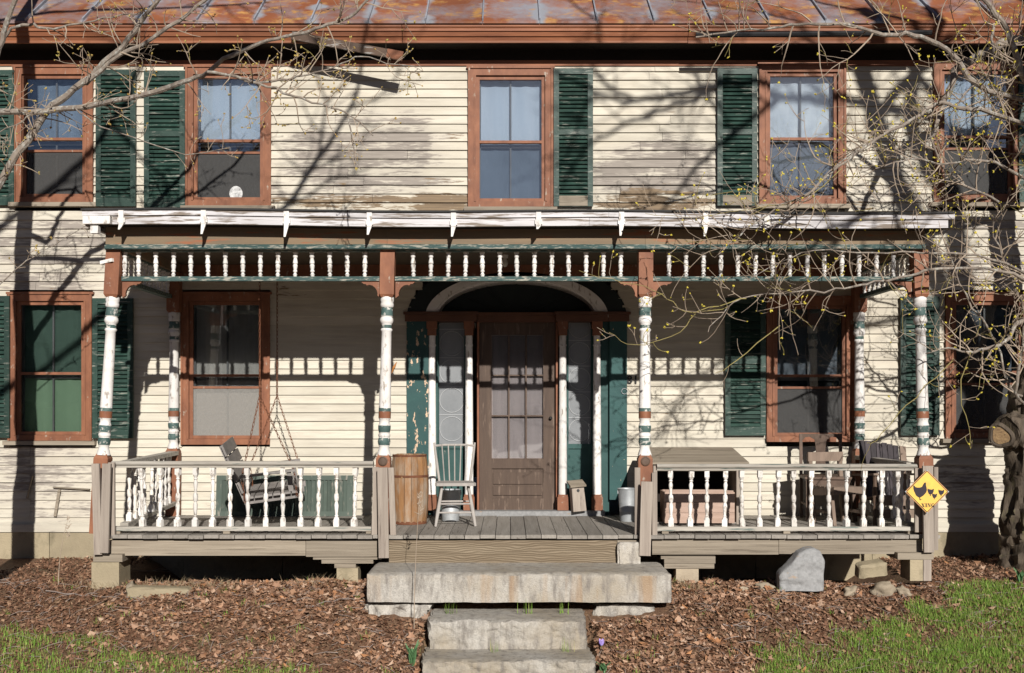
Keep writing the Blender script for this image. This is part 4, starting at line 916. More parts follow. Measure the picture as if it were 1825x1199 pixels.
# brown vase-splat chair
t = thing('splat_chair', 'dark brown wooden chair with a vase-shaped back splat under the right window', 'chair', place(1470, 11.45), rz=R(-6))
sz = .42; W = .2
for sx in (-1, 1):
    MB().bar((sx * W, .2, 0), (sx * W, .26, .86), .03, .03, up=(0, 1, 0)).build('back_post', 'chair_brown', t, local=True)
    MB().bar((sx * W, -.2, 0), (sx * W, -.2, sz), .034, .034, up=(0, 1, 0)).build('leg', 'chair_brown', t, local=True)
    MB().bar((sx * W, -.18, .16), (sx * W, .2, .16), .02, .02).build('stretcher', 'chair_brown', t, local=True)
MB().box(-W - .03, W + .03, -.23, .22, sz, sz + .025).build('seat', 'chair_brown', t, local=True); MB().box(-W, W, -.21, -.19, sz - .06, sz - .001).build('apron', 'chair_brown', t, local=True)
mb = MB(); top = [(-W - .015, .86), (W + .015, .86), (W + .015, .80), (W - .02, .795), (W - .045, .825), (W - .09, .83), (.06, .80), (.05, .72), (.04, .62), (.055, .52), (.06, .46), (-.06, .46), (-.055, .52), (-.04, .62), (-.05, .72), (-.06, .80), (-W + .09, .83), (-W + .045, .825), (-W + .02, .795), (-W - .015, .80)]
mb.prism(top, .245, .262); mb.build('splat', 'chair_brown', t, local=True)
# light folding frame chair in front of it
t = thing('frame_chair', 'tan wooden frame chair with a pale top rail between the brown chair and slats', 'chair', place(1490, 11.1), rz=R(18))
for sx in (-1, 1):
    MB().bar((sx * .17, .12, 0), (sx * .17, .2, .66), .04, .03, up=(0, 1, 0)).build('back_post', 'chair_tan', t, local=True); MB().bar((sx * .17, -.22, 0), (sx * .17, -.16, .36), .035, .035, up=(0, 1, 0)).build('leg', 'chair_tan', t, local=True)
    MB().bar((sx * .17, -.24, .33), (sx * .17, .17, .3), .03, .07).build('side_rail', 'chair_tan', t, local=True); MB().bar((sx * .165, -.2, .12), (sx * .165, .13, .12), .02, .03).build('stretcher', 'chair_tan', t, local=True)
MB().box(-.2, .2, .175, .2, .6, .69).build('top_rail', 'chair_tan', t, local=True); MB().box(-.18, .18, -.235, -.205, .3, .37).build('front_rail', 'chair_tan', t, local=True)
for k in range(5): MB().box(-.165, .165, -.2 + k * .075, -.14 + k * .075, .35, .365).build('seat_slat', 'chair_tan', t, local=True)
# reclining chair with dark slats
t = thing('slat_recliner', 'reclining chair of dark upright slats in the right corner of the porch', 'chair', place(1575, 11.15), rz=R(6))
tl = Matrix.Translation((0, .02, .32)) @ Matrix.Rotation(R(-24), 4, 'X') @ Matrix.Rotation(R(7), 4, 'Y')
for k in range(7): MB().box(-.215 + k * .058, -.163 + k * .058, -.008, .008, -.12, .5 + .008 * math.sin(k * 1.9), tl).build('back_slat', 'slate_wood', t, local=True)
MB().box(.2, .26, -.012, .012, -.2, .49, tl).build('back_side_board', 'chair_tan', t, local=True); MB().box(-.21, .24, .009, .03, .3, .36, tl).build('back_rail', 'chair_tan', t, local=True)
for k in range(5): MB().box(-.22, .22, -.36 + k * .075, -.3 + k * .075, .28 - k * .012, .295 - k * .012).build('seat_slat', 'chair_tan', t, local=True)
MB().box(-.23, .23, -.385, -.362, .2, .29).build('front_apron', 'chair_tan', t, local=True); MB().box(-.22, .22, -.37, -.345, .08, .16).build('lower_rail', 'chair_tan', t, local=True)
for sx in (-1, 1):
    MB().lathe([(0, .02), (.1, .018), (.16, .026), (.2, .016), (.3, .024), (.42, .018), (.5, .02)], 8, sx * .25, -.36).build('front_leg', 'chair_brown', t, local=True, smooth=True); MB().bar((sx * .25, .1, 0), (sx * .25, .16, .45), .035, .03, up=(0, 1, 0)).build('rear_leg', 'chair_brown', t, local=True)
    MB().bar((sx * .25, -.4, .5), (sx * .25, .2, .46), .06, .02).build('arm_rest', 'chair_tan', t, local=True)

# louvred shutter leaning sideways on the wall behind the swing
d = 11.82; x0, x1, z0, z1 = wx(384, d), wx(628, d), DK + .005, wz(846, d)
t = thing('spare_shutter', 'faded green louvred shutter laid on its side against the wall behind the swing', 'shutter', ((x0 + x1) / 2, d - 12, DK), rot=(R(-6), 0, 0))
L_ = (x1 - x0) / 2; H_ = z1 - z0; mb = MB()
mb.box(-L_, L_, 0, .03, 0, .05); mb.box(-L_, L_, 0, .03, H_ - .05, H_); mb.box(-L_, -L_ + .06, .001, .029, .05, H_ - .05); mb.box(L_ - .06, L_, .001, .029, .05, H_ - .05); mb.box(-.03, .03, .001, .029, .05, H_ - .05); mb.build('frame', 'green_pale', t, local=True)
sl_me = MB().box(-.023, .023, -.0035, .0035, .05, H_ - .05, Matrix.Rotation(R(32), 4, 'Z')).mesh('slat'); sl_me.materials.append(M['green_pale'])
for (a, b_) in ((-L_ + .06, -.03), (.03, L_ - .06)):
    n = 15
    for k in range(n): put('slat', sl_me, None, t, (a + (k + .5) * (b_ - a) / n, .015, 0), (0, 0, rnd.uniform(-.08, .08)), local=True)

# porch swing facing right, hung on chains
rotS = (R(3), R(-7), R(8))
so = Vector((wx(493, 11.05), -.98, .80)); t = thing('porch_swing', 'grey slatted porch swing hanging askew on rusty chains', 'porch swing', so, rot=rotS)
for k in range(6): MB().box(-.25 + k * .085, -.175 + k * .085, -.5, .5, 0, .02).build('seat_slat', 'swing_grey', t, local=True)
bk = Matrix.Translation((-.26, 0, .03)) @ Matrix.Rotation(R(-16), 4, 'Y')
for k in range(4): MB().box(-.01, .01, -.5, .5, .03 + k * .125, .14 + k * .125, bk).build('back_slat', 'swing_grey', t, local=True)
for sy in (-.42, 0, .42):
    MB().box(-.27, .27, sy - .02, sy + .02, -.055, -.001).build('seat_bearer', 'swing_grey', t, local=True); MB().box(-.032, -.011, sy - .03, sy + .03, -.05, .51, bk).build('back_brace', 'swing_grey', t, local=True)
for sy in (-.47, .47):
    MB().box(-.28, .24, sy - .035, sy + .035, .2, .222).build('arm_rest', 'swing_grey', t, local=True); MB().bar((.17, sy, .02), (.17, sy, .2), .045, .025, up=(0, 1, 0)).build('arm_post', 'swing_grey', t, local=True)
link = MB(); 
def chain(a, b_, nm='chain', parent=t):
    a = Vector(a); b_ = Vector(b_); L_ = (b_ - a).length; n = max(2, int(L_ / .036)); mb = MB(); z_ = (b_ - a).normalized(); u = z_.orthogonal().normalized(); w = z_.cross(u)
    for i in range(n):
        c = a + z_ * L_ * (i + .5) / n; e = u if i % 2 else w; hl = L_ / n * .62
        mb.tube([c + z_ * hl * math.sin(q) + e * .0095 * math.cos(q) for q in frange(0, 2 * math.pi, 8)], .0032, 4, cap=False)
    return mb.build(nm, 'rust', parent)
mS = WM[t]
for sy, top_px, d in ((-.5, 463, 10.62), (.5, 494, 11.55)):
    yk = d - 12; top = Vector((wx(top_px, d), yk, 3.1)); mid = Vector((wx(top_px, d), yk, wz(705, d)))
    chain(top, mid); f_ = mS @ Vector((.22, sy * .96, .21)); r_ = mS @ Vector((-.26, sy * .96, .21))
    chain(mid, f_); chain(mid, r_)
    chain(f_, mS @ Vector((.22, sy, -.03))); chain(r_, mS @ Vector((-.26, sy, -.03)))

# dry leaf caught on a post, and leaves on the deck
mb = MB(); q = P(702, 655, 10.12); mb.tube([q + Vector((-.02, 0, -.05)), q + Vector((0, -.015, 0)), q + Vector((.025, 0, .05))], [.004, .014, .003], 5); tag(mb.build('dry_leaf', 'leafdry'), 'curled orange dry leaf clinging to the left inner porch post', 'leaf')

# ------------------------------------------------------------------ yellow diamond sign
q = P(1652, 876, 9.97); t = thing('crossing_sign', 'yellow diamond sign with black hen and chicks on the right corner post', 'sign', q)
R0 = 39 * 9.97 / F
def dia(r, y0, y1, nm, m): MB().prism([(q.x - r, q.z), (q.x, q.z - r), (q.x + r, q.z), (q.x, q.z + r)], q.y + y0, q.y + y1).build(nm, m, t)
dia(R0, .0, .004, 'plate', 'sign_edge'); dia(R0 * .955, -.0015, -.0002, 'border', 'sign_black'); dia(R0 * .915, -.003, -.0017, 'face', 'sign_yellow')
hen = [(410, 490), (435, 495), (450, 520), (490, 530), (540, 530), (580, 515), (597, 480), (615, 450), (640, 425), (660, 450), (655, 475), (665, 520), (675, 580), (660, 625), (635, 655), (600, 690), (565, 712), (545, 720), (545, 755), (590, 755), (560, 765), (545, 780), (530, 765), (528, 725), (510, 718), (490, 705), (460, 680), (445, 640), (425, 600), (412, 550)]
ox, oy = 678, 610; sc = 9.97 / F / 10.9
def sil(pts, nm): MB().prism([(q.x + (a - ox) * sc, q.z - (b_ - oy) * sc) for a, b_ in pts][::-1], q.y - .0044, q.y - .0031).build(nm, 'sign_black', t)
sil(hen, 'hen')
chick = [(690, 545), (710, 560), (750, 568), (775, 572), (790, 558), (815, 558), (808, 572), (803, 610), (790, 640), (762, 660), (745, 672), (760, 690), (745, 692), (730, 690), (738, 672), (710, 650), (693, 610), (686, 580)]
sil(chick, 'chick'); sil([(775 + (a - 686) * .78, 640 + (b_ - 545) * .8) for a, b_ in chick], 'chick'); sil([(897 + (a - 686) * .92, 565 + (b_ - 545) * .9) for a, b_ in chick], 'chick')
def glyph(polys, x_off):
    mb = MB()
    for pl in polys: mb.prism([(q.x + (x_off + a) * .0325, q.z - R0 * .62 + (b_ - .5) * .0325) for a, b_ in pl], q.y - .0044, q.y - .0031)
    mb.build('letter', 'sign_black', t)
def bx_(a0, a1, b0, b1): return [(a0, b0), (a1, b0), (a1, b1), (a0, b1)]
glyph([[(.52, 0), (.84, 0), (.32, 1), (0, 1)], [(.02, 0), (.12, 0), (.82, 1), (.72, 1)], bx_(-.06, .4, .93, 1.0), bx_(.6, .92, .93, 1.0), bx_(-.06, .26, 0, .07), bx_(.46, .92, 0, .07)], -1.52)
glyph([bx_(.12, .42, .07, .93), bx_(0, .54, 0, .07), bx_(0, .54, .93, 1)], -.52)
glyph([bx_(.1, .18, .07, .93), bx_(.72, .8, .0, .93), [(.1, 1), (.4, 1), (.8, 0), (.62, 0)], bx_(0, .3, 0, .07), bx_(0, .2, .93, 1), bx_(.6, .9, .93, 1)], .1)
arc_o = [(.45 + .45 * math.cos(w_), .5 + .52 * math.sin(w_)) for w_ in frange(R(50), R(310), 14)]; arc_i = [(.48 + .22 * math.cos(w_), .5 + .42 * math.sin(w_)) for w_ in frange(R(50), R(310), 14)]
glyph([[arc_o[n_], arc_o[n_ + 1], arc_i[n_ + 1], arc_i[n_]] for n_ in range(14)] + [bx_(.56, .82, .02, .42), bx_(.46, .92, .42, .49), bx_(.7, .78, .68, .98)], 1.12)
for a, b_ in ((0, .97), (0, -.97), (-.97, 0), (.97, 0)):
    mb = MB(); mb.lathe([(0, .008), (.004, .006)], 8)
    for v in mb.v: v.xyz = (q.x + a * R0 + v.x, q.y - v.z - .0005, q.z + b_ * R0 + v.y)
    mb.build('screw', 'galv', t)

# ------------------------------------------------------------------ trees
class TreeMesh:
    def __init__(s, seed): s.r = random.Random(seed); s.tw = MB(); s.gr = MB(); s.bud = MB()
    def buds(s, p, d, n, sz):
        for _ in range(n):
            v = (d + Vector((s.r.gauss(0, .6), s.r.gauss(0, .6), s.r.gauss(.2, .6)))).normalized(); L_ = sz * s.r.uniform(.7, 1.5); u = v.orthogonal().normalized() * L_ * .34; w = v.cross(u)
            c = p + v * L_ * .5; o = len(s.bud.v); s.bud.v += [p.copy(), c + u, c + w, c - u, c - w, p + v * L_]; s.bud.f += [(o, o + 2, o + 1), (o, o + 3, o + 2), (o, o + 4, o + 3), (o, o + 1, o + 4), (o + 5, o + 1, o + 2), (o + 5, o + 2, o + 3), (o + 5, o + 3, o + 4), (o + 5, o + 4, o + 1)]
    def shoot(s, p, d, L_, r0, lvl, cfg):
        r = s.r; n = max(4, int(L_ / cfg.get('seg', .07))); pts = [p.copy()]; d = d.normalized(); bend = Vector((r.gauss(0, 1), r.gauss(0, .5), r.gauss(.15, 1))) * cfg.get('curl', .12)
        for i in range(n):
            d = (d + bend * .35 + Vector((r.gauss(0, 1), r.gauss(0, .6), r.gauss(0, 1))) * cfg.get('wig', .11) + Vector((0, 0, cfg.get('up', .02)))).normalized(); p = p + d * L_ / n; pts.append(p.copy())
        green = lvl <= 1 and r.random() < cfg.get('green', .25)
        rad = [max(.0022, r0 * (1 - .75 * i / n)) for i in range(n + 1)]
        (s.gr if green else s.tw).tube(pts, rad, 4 if r0 < .006 else 5)
        if lvl > 0:
            k = max(1, int(L_ / cfg.get('gap', .13) * r.uniform(.7, 1.2)))
            for _ in range(k):
                i = r.randint(1, n - 1); dd = (pts[i + 1] - pts[i]).normalized(); side = Vector((r.gauss(0, 1), r.gauss(0, .6), r.gauss(.25, 1))); side = (side - dd * side.dot(dd)).normalized()
                s.shoot(pts[i], dd * r.uniform(.35, .9) + side, L_ * r.uniform(.28, .55), max(.0032, rad[i] * .65), lvl - 1, cfg)
        nb = cfg.get('bud', 1.0)
        if r.random() < nb: s.buds(pts[-1], d, r.randint(1, 3), cfg.get('bsz', .022))
        if lvl == 0 and r.random() < nb * .45: s.buds(pts[n // 2], d, 1, cfg.get('bsz', .022) * .8)
    def limb(s, pts, rads, cfg, kids, L_, lvl=2, rr=.008):
        """children all along a limb"""
        r = s.r; seglen = [(b - a).length for a, b in zip(pts, pts[1:])]; tot = sum(seglen)
        for _ in range(kids):
            t = r.uniform(.08, 1) * tot; i = 0
            while i < len(seglen) - 1 and t > seglen[i]: t -= seglen[i]; i += 1
            p = pts[i].lerp(pts[i + 1], min(1, t / seglen[i])); dd = (pts[i + 1] - pts[i]).normalized(); side = Vector((r.gauss(0, 1), r.gauss(0, .55), r.gauss(.1, 1))); side = (side - dd * side.dot(dd)).normalized()
            s.shoot(p, dd * r.uniform(.2, .9) + side, L_ * r.uniform(.4, 1.2), min(rr, .7 * rads[i]), lvl, cfg)
    def finish(s, tree, twig='twig', bud='bud'):
        if s.tw.v: s.tw.build('twigs', twig, tree, kind='stuff')
        if s.gr.v: s.gr.build('green_shoots', 'twig_green', tree, kind='stuff')
        if s.bud.v: s.bud.build('buds', bud, tree, kind='stuff')
def smooth_path(pts, sub=4, jit=.0, r=None):
    out = []
    for i in range(len(pts) - 1):
        p0 = pts[max(i - 1, 0)]; p1 = pts[i]; p2 = pts[i + 1]; p3 = pts[min(i + 2, len(pts) - 1)]
        for k in range(sub):
            t = k / sub; q = .5 * ((2 * p1) + (p2 - p0) * t + (2 * p0 - 5 * p1 + 4 * p2 - p3) * t * t + (3 * p1 - p0 - 3 * p2 + p3) * t ** 3)
            if r and (i or k): q = q + Vector((r.gauss(0, jit), r.gauss(0, jit), r.gauss(0, jit)))
            out.append(q)
    out.append(pts[-1]); return out
def limb_obj(tree, path, r0, r1, m='bark', n=9, nm='limb', knots=.12, seed=1):
    r = random.Random(seed); k = len(path); rad = [(r0 + (r1 - r0) * i / (k - 1)) * (1 + r.uniform(-knots, knots)) for i in range(k)]
    MB().tube(path, rad, n).build(nm, m, tree, smooth=True); return rad
jr = random.Random(3)
def bark_tube(T, path, rad, nm, sub=6, n=48):
    P2 = []; R2 = []
    for i in range(len(path) - 1):
        for k in range(sub): f = k / sub; P2.append(path[i].lerp(path[i + 1], f)); R2.append(rad[i] * (1 - f) + rad[i + 1] * f)
    P2.append(path[-1]); R2.append(rad[-1]); mb = MB(); mb.tube(P2, R2, n)
    for i, c in enumerate(P2):
        for k in range(n):
            v = mb.v[i * n + k]; d = (v - c).normalized(); q = Vector((v.x * 11, v.y * 11, v.z * 3.2))
            v += d * R2[i] * (.26 * (abs(mnoise.noise(q)) * -2 + .7) + .1 * mnoise.noise(q * 3.1) + .12 * mnoise.noise(v * 3))
    mb.build(nm, 'bark_dark', T, smooth=True)
# --- tree just outside the left edge, its limbs crossing the top left
tb = Vector((-4.70, -2.0, gz(-4.7, -2))); T = thing('bare_tree', 'bare budding tree at the left edge, limbs crossing the top left', 'tree', tb)
limb_obj(T, smooth_path([tb - Vector((0, 0, .2)), tb + Vector((-.02, 0, .9)), tb + Vector((.02, .0, 1.9)), Vector((-4.69, -2.02, 2.9)), Vector((-4.72, -2.0, 3.9)), Vector((-4.66, -1.9, 5.2)), Vector((-4.7, -1.8, 7.4))], 4, .008, jr), .14, .055, n=12, nm='trunk')
tm = TreeMesh(11); d0 = 10.0
cfg = dict(bud=.6, bsz=.02, green=.04, curl=.34, wig=.14, gap=.15)
def pp(lst, d_a, d_b): return [P(a, b, d_a + (d_b - d_a) * i / (len(lst) - 1)) for i, (a, b) in enumerate(lst)]
LT = [(Vector((-4.68, -2.0, 3.25)), [(0, 327), (50, 250), (93, 190), (133, 160), (167, 133), (187, 110), (233, 67), (257, 30), (283, 0), (315, -55), (330, -140)], 9.95, 9.6, .036, .013, 30, .45),
      (None, [(150, 147), (167, 136), (215, 97), (265, 71), (320, 36), (365, 0), (420, -50), (470, -120)], 9.8, 9.7, .024, .011, 16, .4),
      (Vector((-4.70, -2.0, 4.05)), [(-20, 203), (60, 200), (130, 193), (200, 180), (280, 161), (340, 141), (370, 127), (400, 105), (450, 82), (493, 67), (550, 57), (583, 43), (623, 30), (647, 7), (670, -20)], 9.9, 9.2, .028, .009, 34, .4),
      (None, [(370, 128), (420, 137), (450, 146), (490, 158), (540, 175), (590, 190), (625, 208), (665, 242)], 9.45, 9.1, .014, .0045, 22, .36),
      (None, [(425, 138), (450, 148), (500, 143), (530, 138), (560, 128), (610, 115), (645, 100), (690, 112), (740, 118)], 9.4, 9.1, .011, .003, 22, .34),
      (None, [(620, 208), (628, 250), (634, 290), (645, 303)], 9.15, 9.1, .006, .003, 3, .2),
      (None, [(5, 75), (20, 52), (55, 43), (75, 50), (110, 48), (150, 40), (200, 30), (255, 22)], 9.9, 9.7, .015, .005, 10, .3),
      (Vector((-4.72, -2.0, 4.4)), [(-15, 120), (3, 70), (12, 40), (27, 0), (40, -40)], 9.6, 9.4, .03, .02, 5, .4),
      (None, [(130, 193), (143, 200), (180, 225), (240, 245), (330, 275), (410, 262)], 9.8, 9.5, .008, .003, 8, .25),
      (None, [(60, 200), (40, 215), (0, 235)], 9.8, 9.9, .009, .004, 6, .35),
      (None, [(-10, 515), (30, 480), (60, 456), (115, 424), (155, 400)], 10.2, 10.2, .007, .0025, 8, .14)]
for i, (st, lst, da, db, r0, r1, kids, L_) in enumerate(LT):
    pts = pp(lst, da, db); pts = ([st] if st is not None else []) + pts
    path = smooth_path(pts, 3, .006, jr); rad = limb_obj(T, path, r0, r1, seed=i, n=8)
    inside = path; tm.limb(inside, rad, cfg if i not in (4, 3) else dict(cfg, bud=1.0, green=.12), int(kids * 1.0), L_, lvl=2 if L_ > .3 else 1, rr=.0065)
tm.finish(T, 'twig', 'bud_rust')

# --- gnarled tree at the right edge with the sawn stub
tb = Vector((5.13, -.95, gz(5.13, -1))); T = thing('gnarled_tree', 'gnarled tree with a sawn-off stub at the right edge of the house', 'tree', tb)
trunk = smooth_path([tb - Vector((-.02, 0, .25)), tb + Vector((0, 0, .25)), tb + Vector((-.06, 0, .8)), Vector((5.07, -1.0, 1.25)), Vector((5.06, -1.02, 1.68)), Vector((5.34, -1.05, 2.35)), Vector((5.5, -1.1, 3.2)), Vector((5.45, -1.2, 4.4)), Vector((5.6, -1.3, 6.0))], 5, .012, jr)
k = len(trunk); rad = [.2 * math.exp(-i / 3.2) + .25 - .16 * i / k + jr.uniform(-.008, .012) for i in range(k)]
bark_tube(T, trunk, rad, 'trunk')
a = Vector((5.06, -1.02, 1.32)); b = P(1792, 770, 10.87)
stub = smooth_path([a, a.lerp(b, .5) + Vector((0, 0, .03)), b], 4, .006, jr); bark_tube(T, stub, [.2, .2, .19, .18, .175, .165, .16, .15, .135], 'sawn_stub')
dv = (stub[-1] - stub[-2]).normalized(); dv = Vector((-.55, -.8, -.1)).normalized(); u = dv.orthogonal().normalized(); w = dv.cross(u)
mb = MB(); c = P(1783, 777, 10.78); ring = [c + (u * math.cos(q) * .07 + w * math.sin(q) * .085) * (1 + .12 * math.sin(3 * q + 1)) for q in frange(0, 2 * math.pi, 20)[:-1]]
mb.add(ring + [p_ - dv * .08 for p_ in ring] , [tuple(range(20))] + [(i, i + 20, (i + 1) % 20 + 20, (i + 1) % 20) for i in range(20)]); mb.build('cut_face', 'cutwood', T)
ringb = MB(); ringb.tube([c - dv * .02 + (u * math.cos(q) * .09 + w * math.sin(q) * .105) * (1 + .1 * math.sin(3 * q + 1)) for q in frange(0, 2 * math.pi, 24)], .025, 7, cap=False); ringb.build('callus_rim', 'bark_dark', T, smooth=True)
RT = [([(1860, 150), (1760, 160), (1687, 88), (1655, 72), (1615, 62), (1572, 62), (1538, 50), (1492, 43), (1455, 43), (1408, 45), (1358, 53), (1290, 58), (1240, 66)], 10.2, 9.6, .026, .006, 40, .42),
      ([(1900, 40), (1825, 68), (1770, 85), (1730, 108), (1702, 125), (1692, 160), (1678, 190), (1668, 230), (1650, 265)], 10.9, 10.5, .05, .016, 26, .42),
      ([(1860, 198), (1770, 200), (1720, 196), (1675, 182), (1640, 205), (1585, 235), (1520, 275), (1480, 310), (1430, 350), (1390, 365), (1330, 410), (1290, 445)], 10.1, 9.4, .022, .004, 52, .42),
      ([(1890, 200), (1835, 150), (1808, 90), (1795, 50), (1762, 10), (1740, -30)], 10.2, 9.9, .035, .018, 24, .5),
      ([(1870, 530), (1822, 570), (1805, 590), (1792, 607), (1758, 623), (1725, 627), (1690, 618), (1650, 630)], 10.4, 9.9, .026, .005, 22, .4),
      ([(1870, 505), (1825, 497), (1775, 482), (1725, 478), (1658, 480), (1625, 490), (1558, 502), (1525, 510), (1468, 518), (1392, 522), (1325, 532), (1285, 562), (1262, 592)], 10.0, 9.4, .017, .003, 46, .36),
      ([(1790, 470), (1722, 453), (1658, 450), (1608, 450), (1525, 450), (1452, 445), (1392, 467), (1330, 500)], 9.9, 9.5, .012, .003, 30, .38),
      ([(1860, 330), (1800, 300), (1740, 285), (1690, 290), (1640, 285), (1610, 285), (1560, 300)], 10.3, 9.8, .016, .005, 34, .42),
      ([(1770, 45), (1768, 70), (1770, 100), (1764, 150), (1768, 180), (1775, 200)], 10.5, 10.3, .014, .006, 12, .35),
      ([(1800, 690), (1770, 600), (1735, 550), (1700, 480), (1680, 420), (1640, 350)], 10.7, 10.2, .014, .004, 26, .4),
      ([(1810, 700), (1820, 640), (1825, 560), (1805, 500), (1780, 440), (1765, 380)], 10.6, 10.3, .016, .006, 26, .4),
      ([(1780, 360), (1720, 330), (1680, 300), (1660, 240), (1655, 195)], 10.3, 10.1, .012, .006, 20, .4),
      ([(1640, 285), (1560, 255), (1500, 285), (1440, 350), (1380, 400)], 10.2, 9.8, .009, .003, 20, .36),
      ([(1500, 300), (1450, 345), (1400, 362), (1300, 378), (1220, 385), (1150, 380)], 9.7, 9.5, .005, .002, 10, .22),
      ([(1390, 580), (1330, 630), (1290, 660), (1275, 665)], 9.6, 9.5, .005, .002, 3, .12),
      ([(1330, 532), (1280, 545), (1220, 555), (1190, 530), (1150, 510), (1090, 500), (1032, 482)], 9.5, 9.5, .005, .0018, 10, .17),
      ([(1300, 545), (1240, 560), (1215, 590), (1160, 610), (1120, 612), (1085, 592)], 9.5, 9.5, .0045, .0018, 9, .13),
      ([(1700, 640), (1650, 690), (1600, 740), (1560, 785), (1545, 790)], 10.0, 9.8, .005, .002, 5, .2),
      ([(1730, 627), (1710, 700), (1725, 760), (1730, 800)], 10.0, 10.0, .005, .002, 6, .2)]
tm = TreeMesh(23); cfg = dict(bud=.5, bsz=.021, green=.24, curl=.34, wig=.12, gap=.17)
for i, (lst, da, db, r0, r1, kids, L_) in enumerate(RT):
    pts = pp(lst, da, db)
    if lst[0][0] >= 1785: j_ = min(trunk, key=lambda v: abs(v.z - pts[0].z + .12)); pts = [j_] + (pts[1:] if lst[0][0] >= 1850 else pts)
    path = smooth_path(pts, 3, .008, jr); rad = limb_obj(T, path, r0, r1, m='bark' if r0 > .006 else 'twig_green', seed=40 + i, n=8 if r0 > .01 else 5, nm='limb'); tm.limb(path, rad, cfg, int(kids * .95), L_ * 1.4, lvl=2 if L_ > .25 else 1, rr=.0075)
tm.finish(T, 'twig', 'bud')

# --- bare trees out of the frame, whose shadows reach the house
def big_tree(base, H, r0, seed, label, leanv=(0, 0), spread=.55, levels=4, first=.35):
    r = random.Random(seed); base = Vector((base[0], base[1], gz(*base))); T = thing('yard_tree', label, 'tree', base, group='bare yard trees out of the frame'); tr = MB(); br = MB()
    def grow(p, d, L_, rad, lvl):
        n = 6; pts = [p.copy()]
        for i in range(n):
            d = (d + Vector((r.gauss(0, .09), r.gauss(0, .09), r.gauss(.03, .06)))).normalized(); p = p + d * L_ / n; pts.append(p.copy())
        rads = [rad * (1 - .45 * i / n) for i in range(n + 1)]; (tr if lvl == levels else br).tube(pts, rads, 8 if lvl >= 3 else 5)
        if lvl > 0:
            for k in range(r.randint(3, 4) if lvl > 1 else 4):
                i = r.randint(int(n * first) + 1, n); sd = Vector((r.gauss(0, 1), r.gauss(0, 1), r.gauss(.25, .5))); dd = (pts[min(i, n)] - pts[i - 1]).normalized(); sd = (sd - dd * sd.dot(dd)).normalized()
                grow(pts[i], dd * .75 + sd * spread * r.uniform(.7, 1.4), L_ * r.uniform(.5, .72), rads[i] * r.uniform(.5, .72), lvl - 1)
    grow(base - Vector((0, 0, .2)), Vector((leanv[0], leanv[1], 1)), H * .45, r0, levels); tr.build('trunk', 'bark_dark', T, smooth=True); br.build('crown', 'bark', T, kind='stuff'); return T
def shade_tree(base, H, r0, t, limbs, seed, label, kids=.35):
    """a bare tree whose limbs are laid out by where their shade falls on the wall (photo rows and columns), t metres before it"""
    b0 = Vector((base[0], base[1], gz(*base))); T = thing('yard_tree', label, 'tree', b0, group='bare yard trees out of the frame'); rr_ = random.Random(seed); tm = TreeMesh(seed + 50)
    top = b0 + Vector((-.1, 0, H)); limb_obj(T, smooth_path([b0 - Vector((0, 0, .2)), b0.lerp(top, .3) + Vector((.06, 0, 0)), b0.lerp(top, .65), top], 5, .02, rr_), r0, r0 * .35, 'bark_dark', 12, 'trunk')
    cfg = dict(bud=0, green=0, curl=.15, wig=.12, gap=.3, seg=.15)
    for i, (lst, ra, rb_) in enumerate(limbs):
        pts = [Vector((wx(a), 0, wz(b_))) + SUN * ((t + .25 * math.sin(i * 2.3)) / -SUN.y) for a, b_ in lst]
        if lst[0][0] >= 1850 or lst[0][0] <= -50: pts = [b0.lerp(top, max(.15, min(1, (pts[0].z - .4 - b0.z) / H)))] + pts[1:]
        path = smooth_path(pts, 4, .012, rr_); rad = limb_obj(T, path, ra, rb_, 'bark', 8, 'limb', .12, i)
        tm.limb(path, rad, cfg, int(len(path) * kids * 2.2), .75, 2, .012)
    tm.finish(T, 'bark'); return T
shade_tree((7.2, -7.0), 11, .26, 7.0, [
    ([(1960, 250), (1700, 225), (1500, 180), (1400, 160), (1290, 155), (1200, 170), (1130, 181), (1060, 170), (980, 130)], .06, .018),
    ([(1290, 155), (1210, 185), (1130, 217), (1065, 250), (1000, 330)], .035, .014),
    ([(1400, 160), (1300, 250), (1255, 285), (1200, 350), (1150, 430)], .035, .015),
    ([(1130, 181), (1060, 130), (1038, 60), (1020, -20)], .028, .012), ([(1060, 170), (1030, 220), (1000, 300)], .022, .01),
    ([(1300, 250), (1270, 180), (1230, 120), (1190, 40)], .02, .008),
    ([(1960, 600), (1700, 560), (1500, 590), (1350, 610), (1290, 640), (1220, 700), (1165, 790)], .04, .012), ([(1350, 610), (1250, 690), (1190, 740)], .018, .01), ([(1400, 605), (1440, 700), (1470, 790)], .02, .01),
    ([(1500, 180), (1380, 80), (1300, 20), (1200, -30)], .03, .01), ([(1700, 225), (1600, 100), (1500, 20), (1420, -60)], .05, .02)], 5, 'bare yard tree out of the frame to the right, well in front of the house')
shade_tree((7.3, -6.2), 9, .25, 6.2, [
    ([(1900, 700), (1775, 760), (1745, 640), (1716, 540), (1700, 400), (1690, 330)], .16, .10),
    ([(1760, 760), (1640, 420), (1600, 330), (1560, 220), (1535, 100), (1530, 20)], .13, .09), ([(1700, 400), (1655, 300), (1622, 230), (1630, 120), (1650, 20)], .10, .06), ([(1560, 220), (1600, 160), (1660, 110)], .06, .05),
    ([(1900, 300), (1790, 220), (1700, 250)], .07, .04)], 6, 'bare leaning yard tree out of the frame at the right, near the porch', .3)
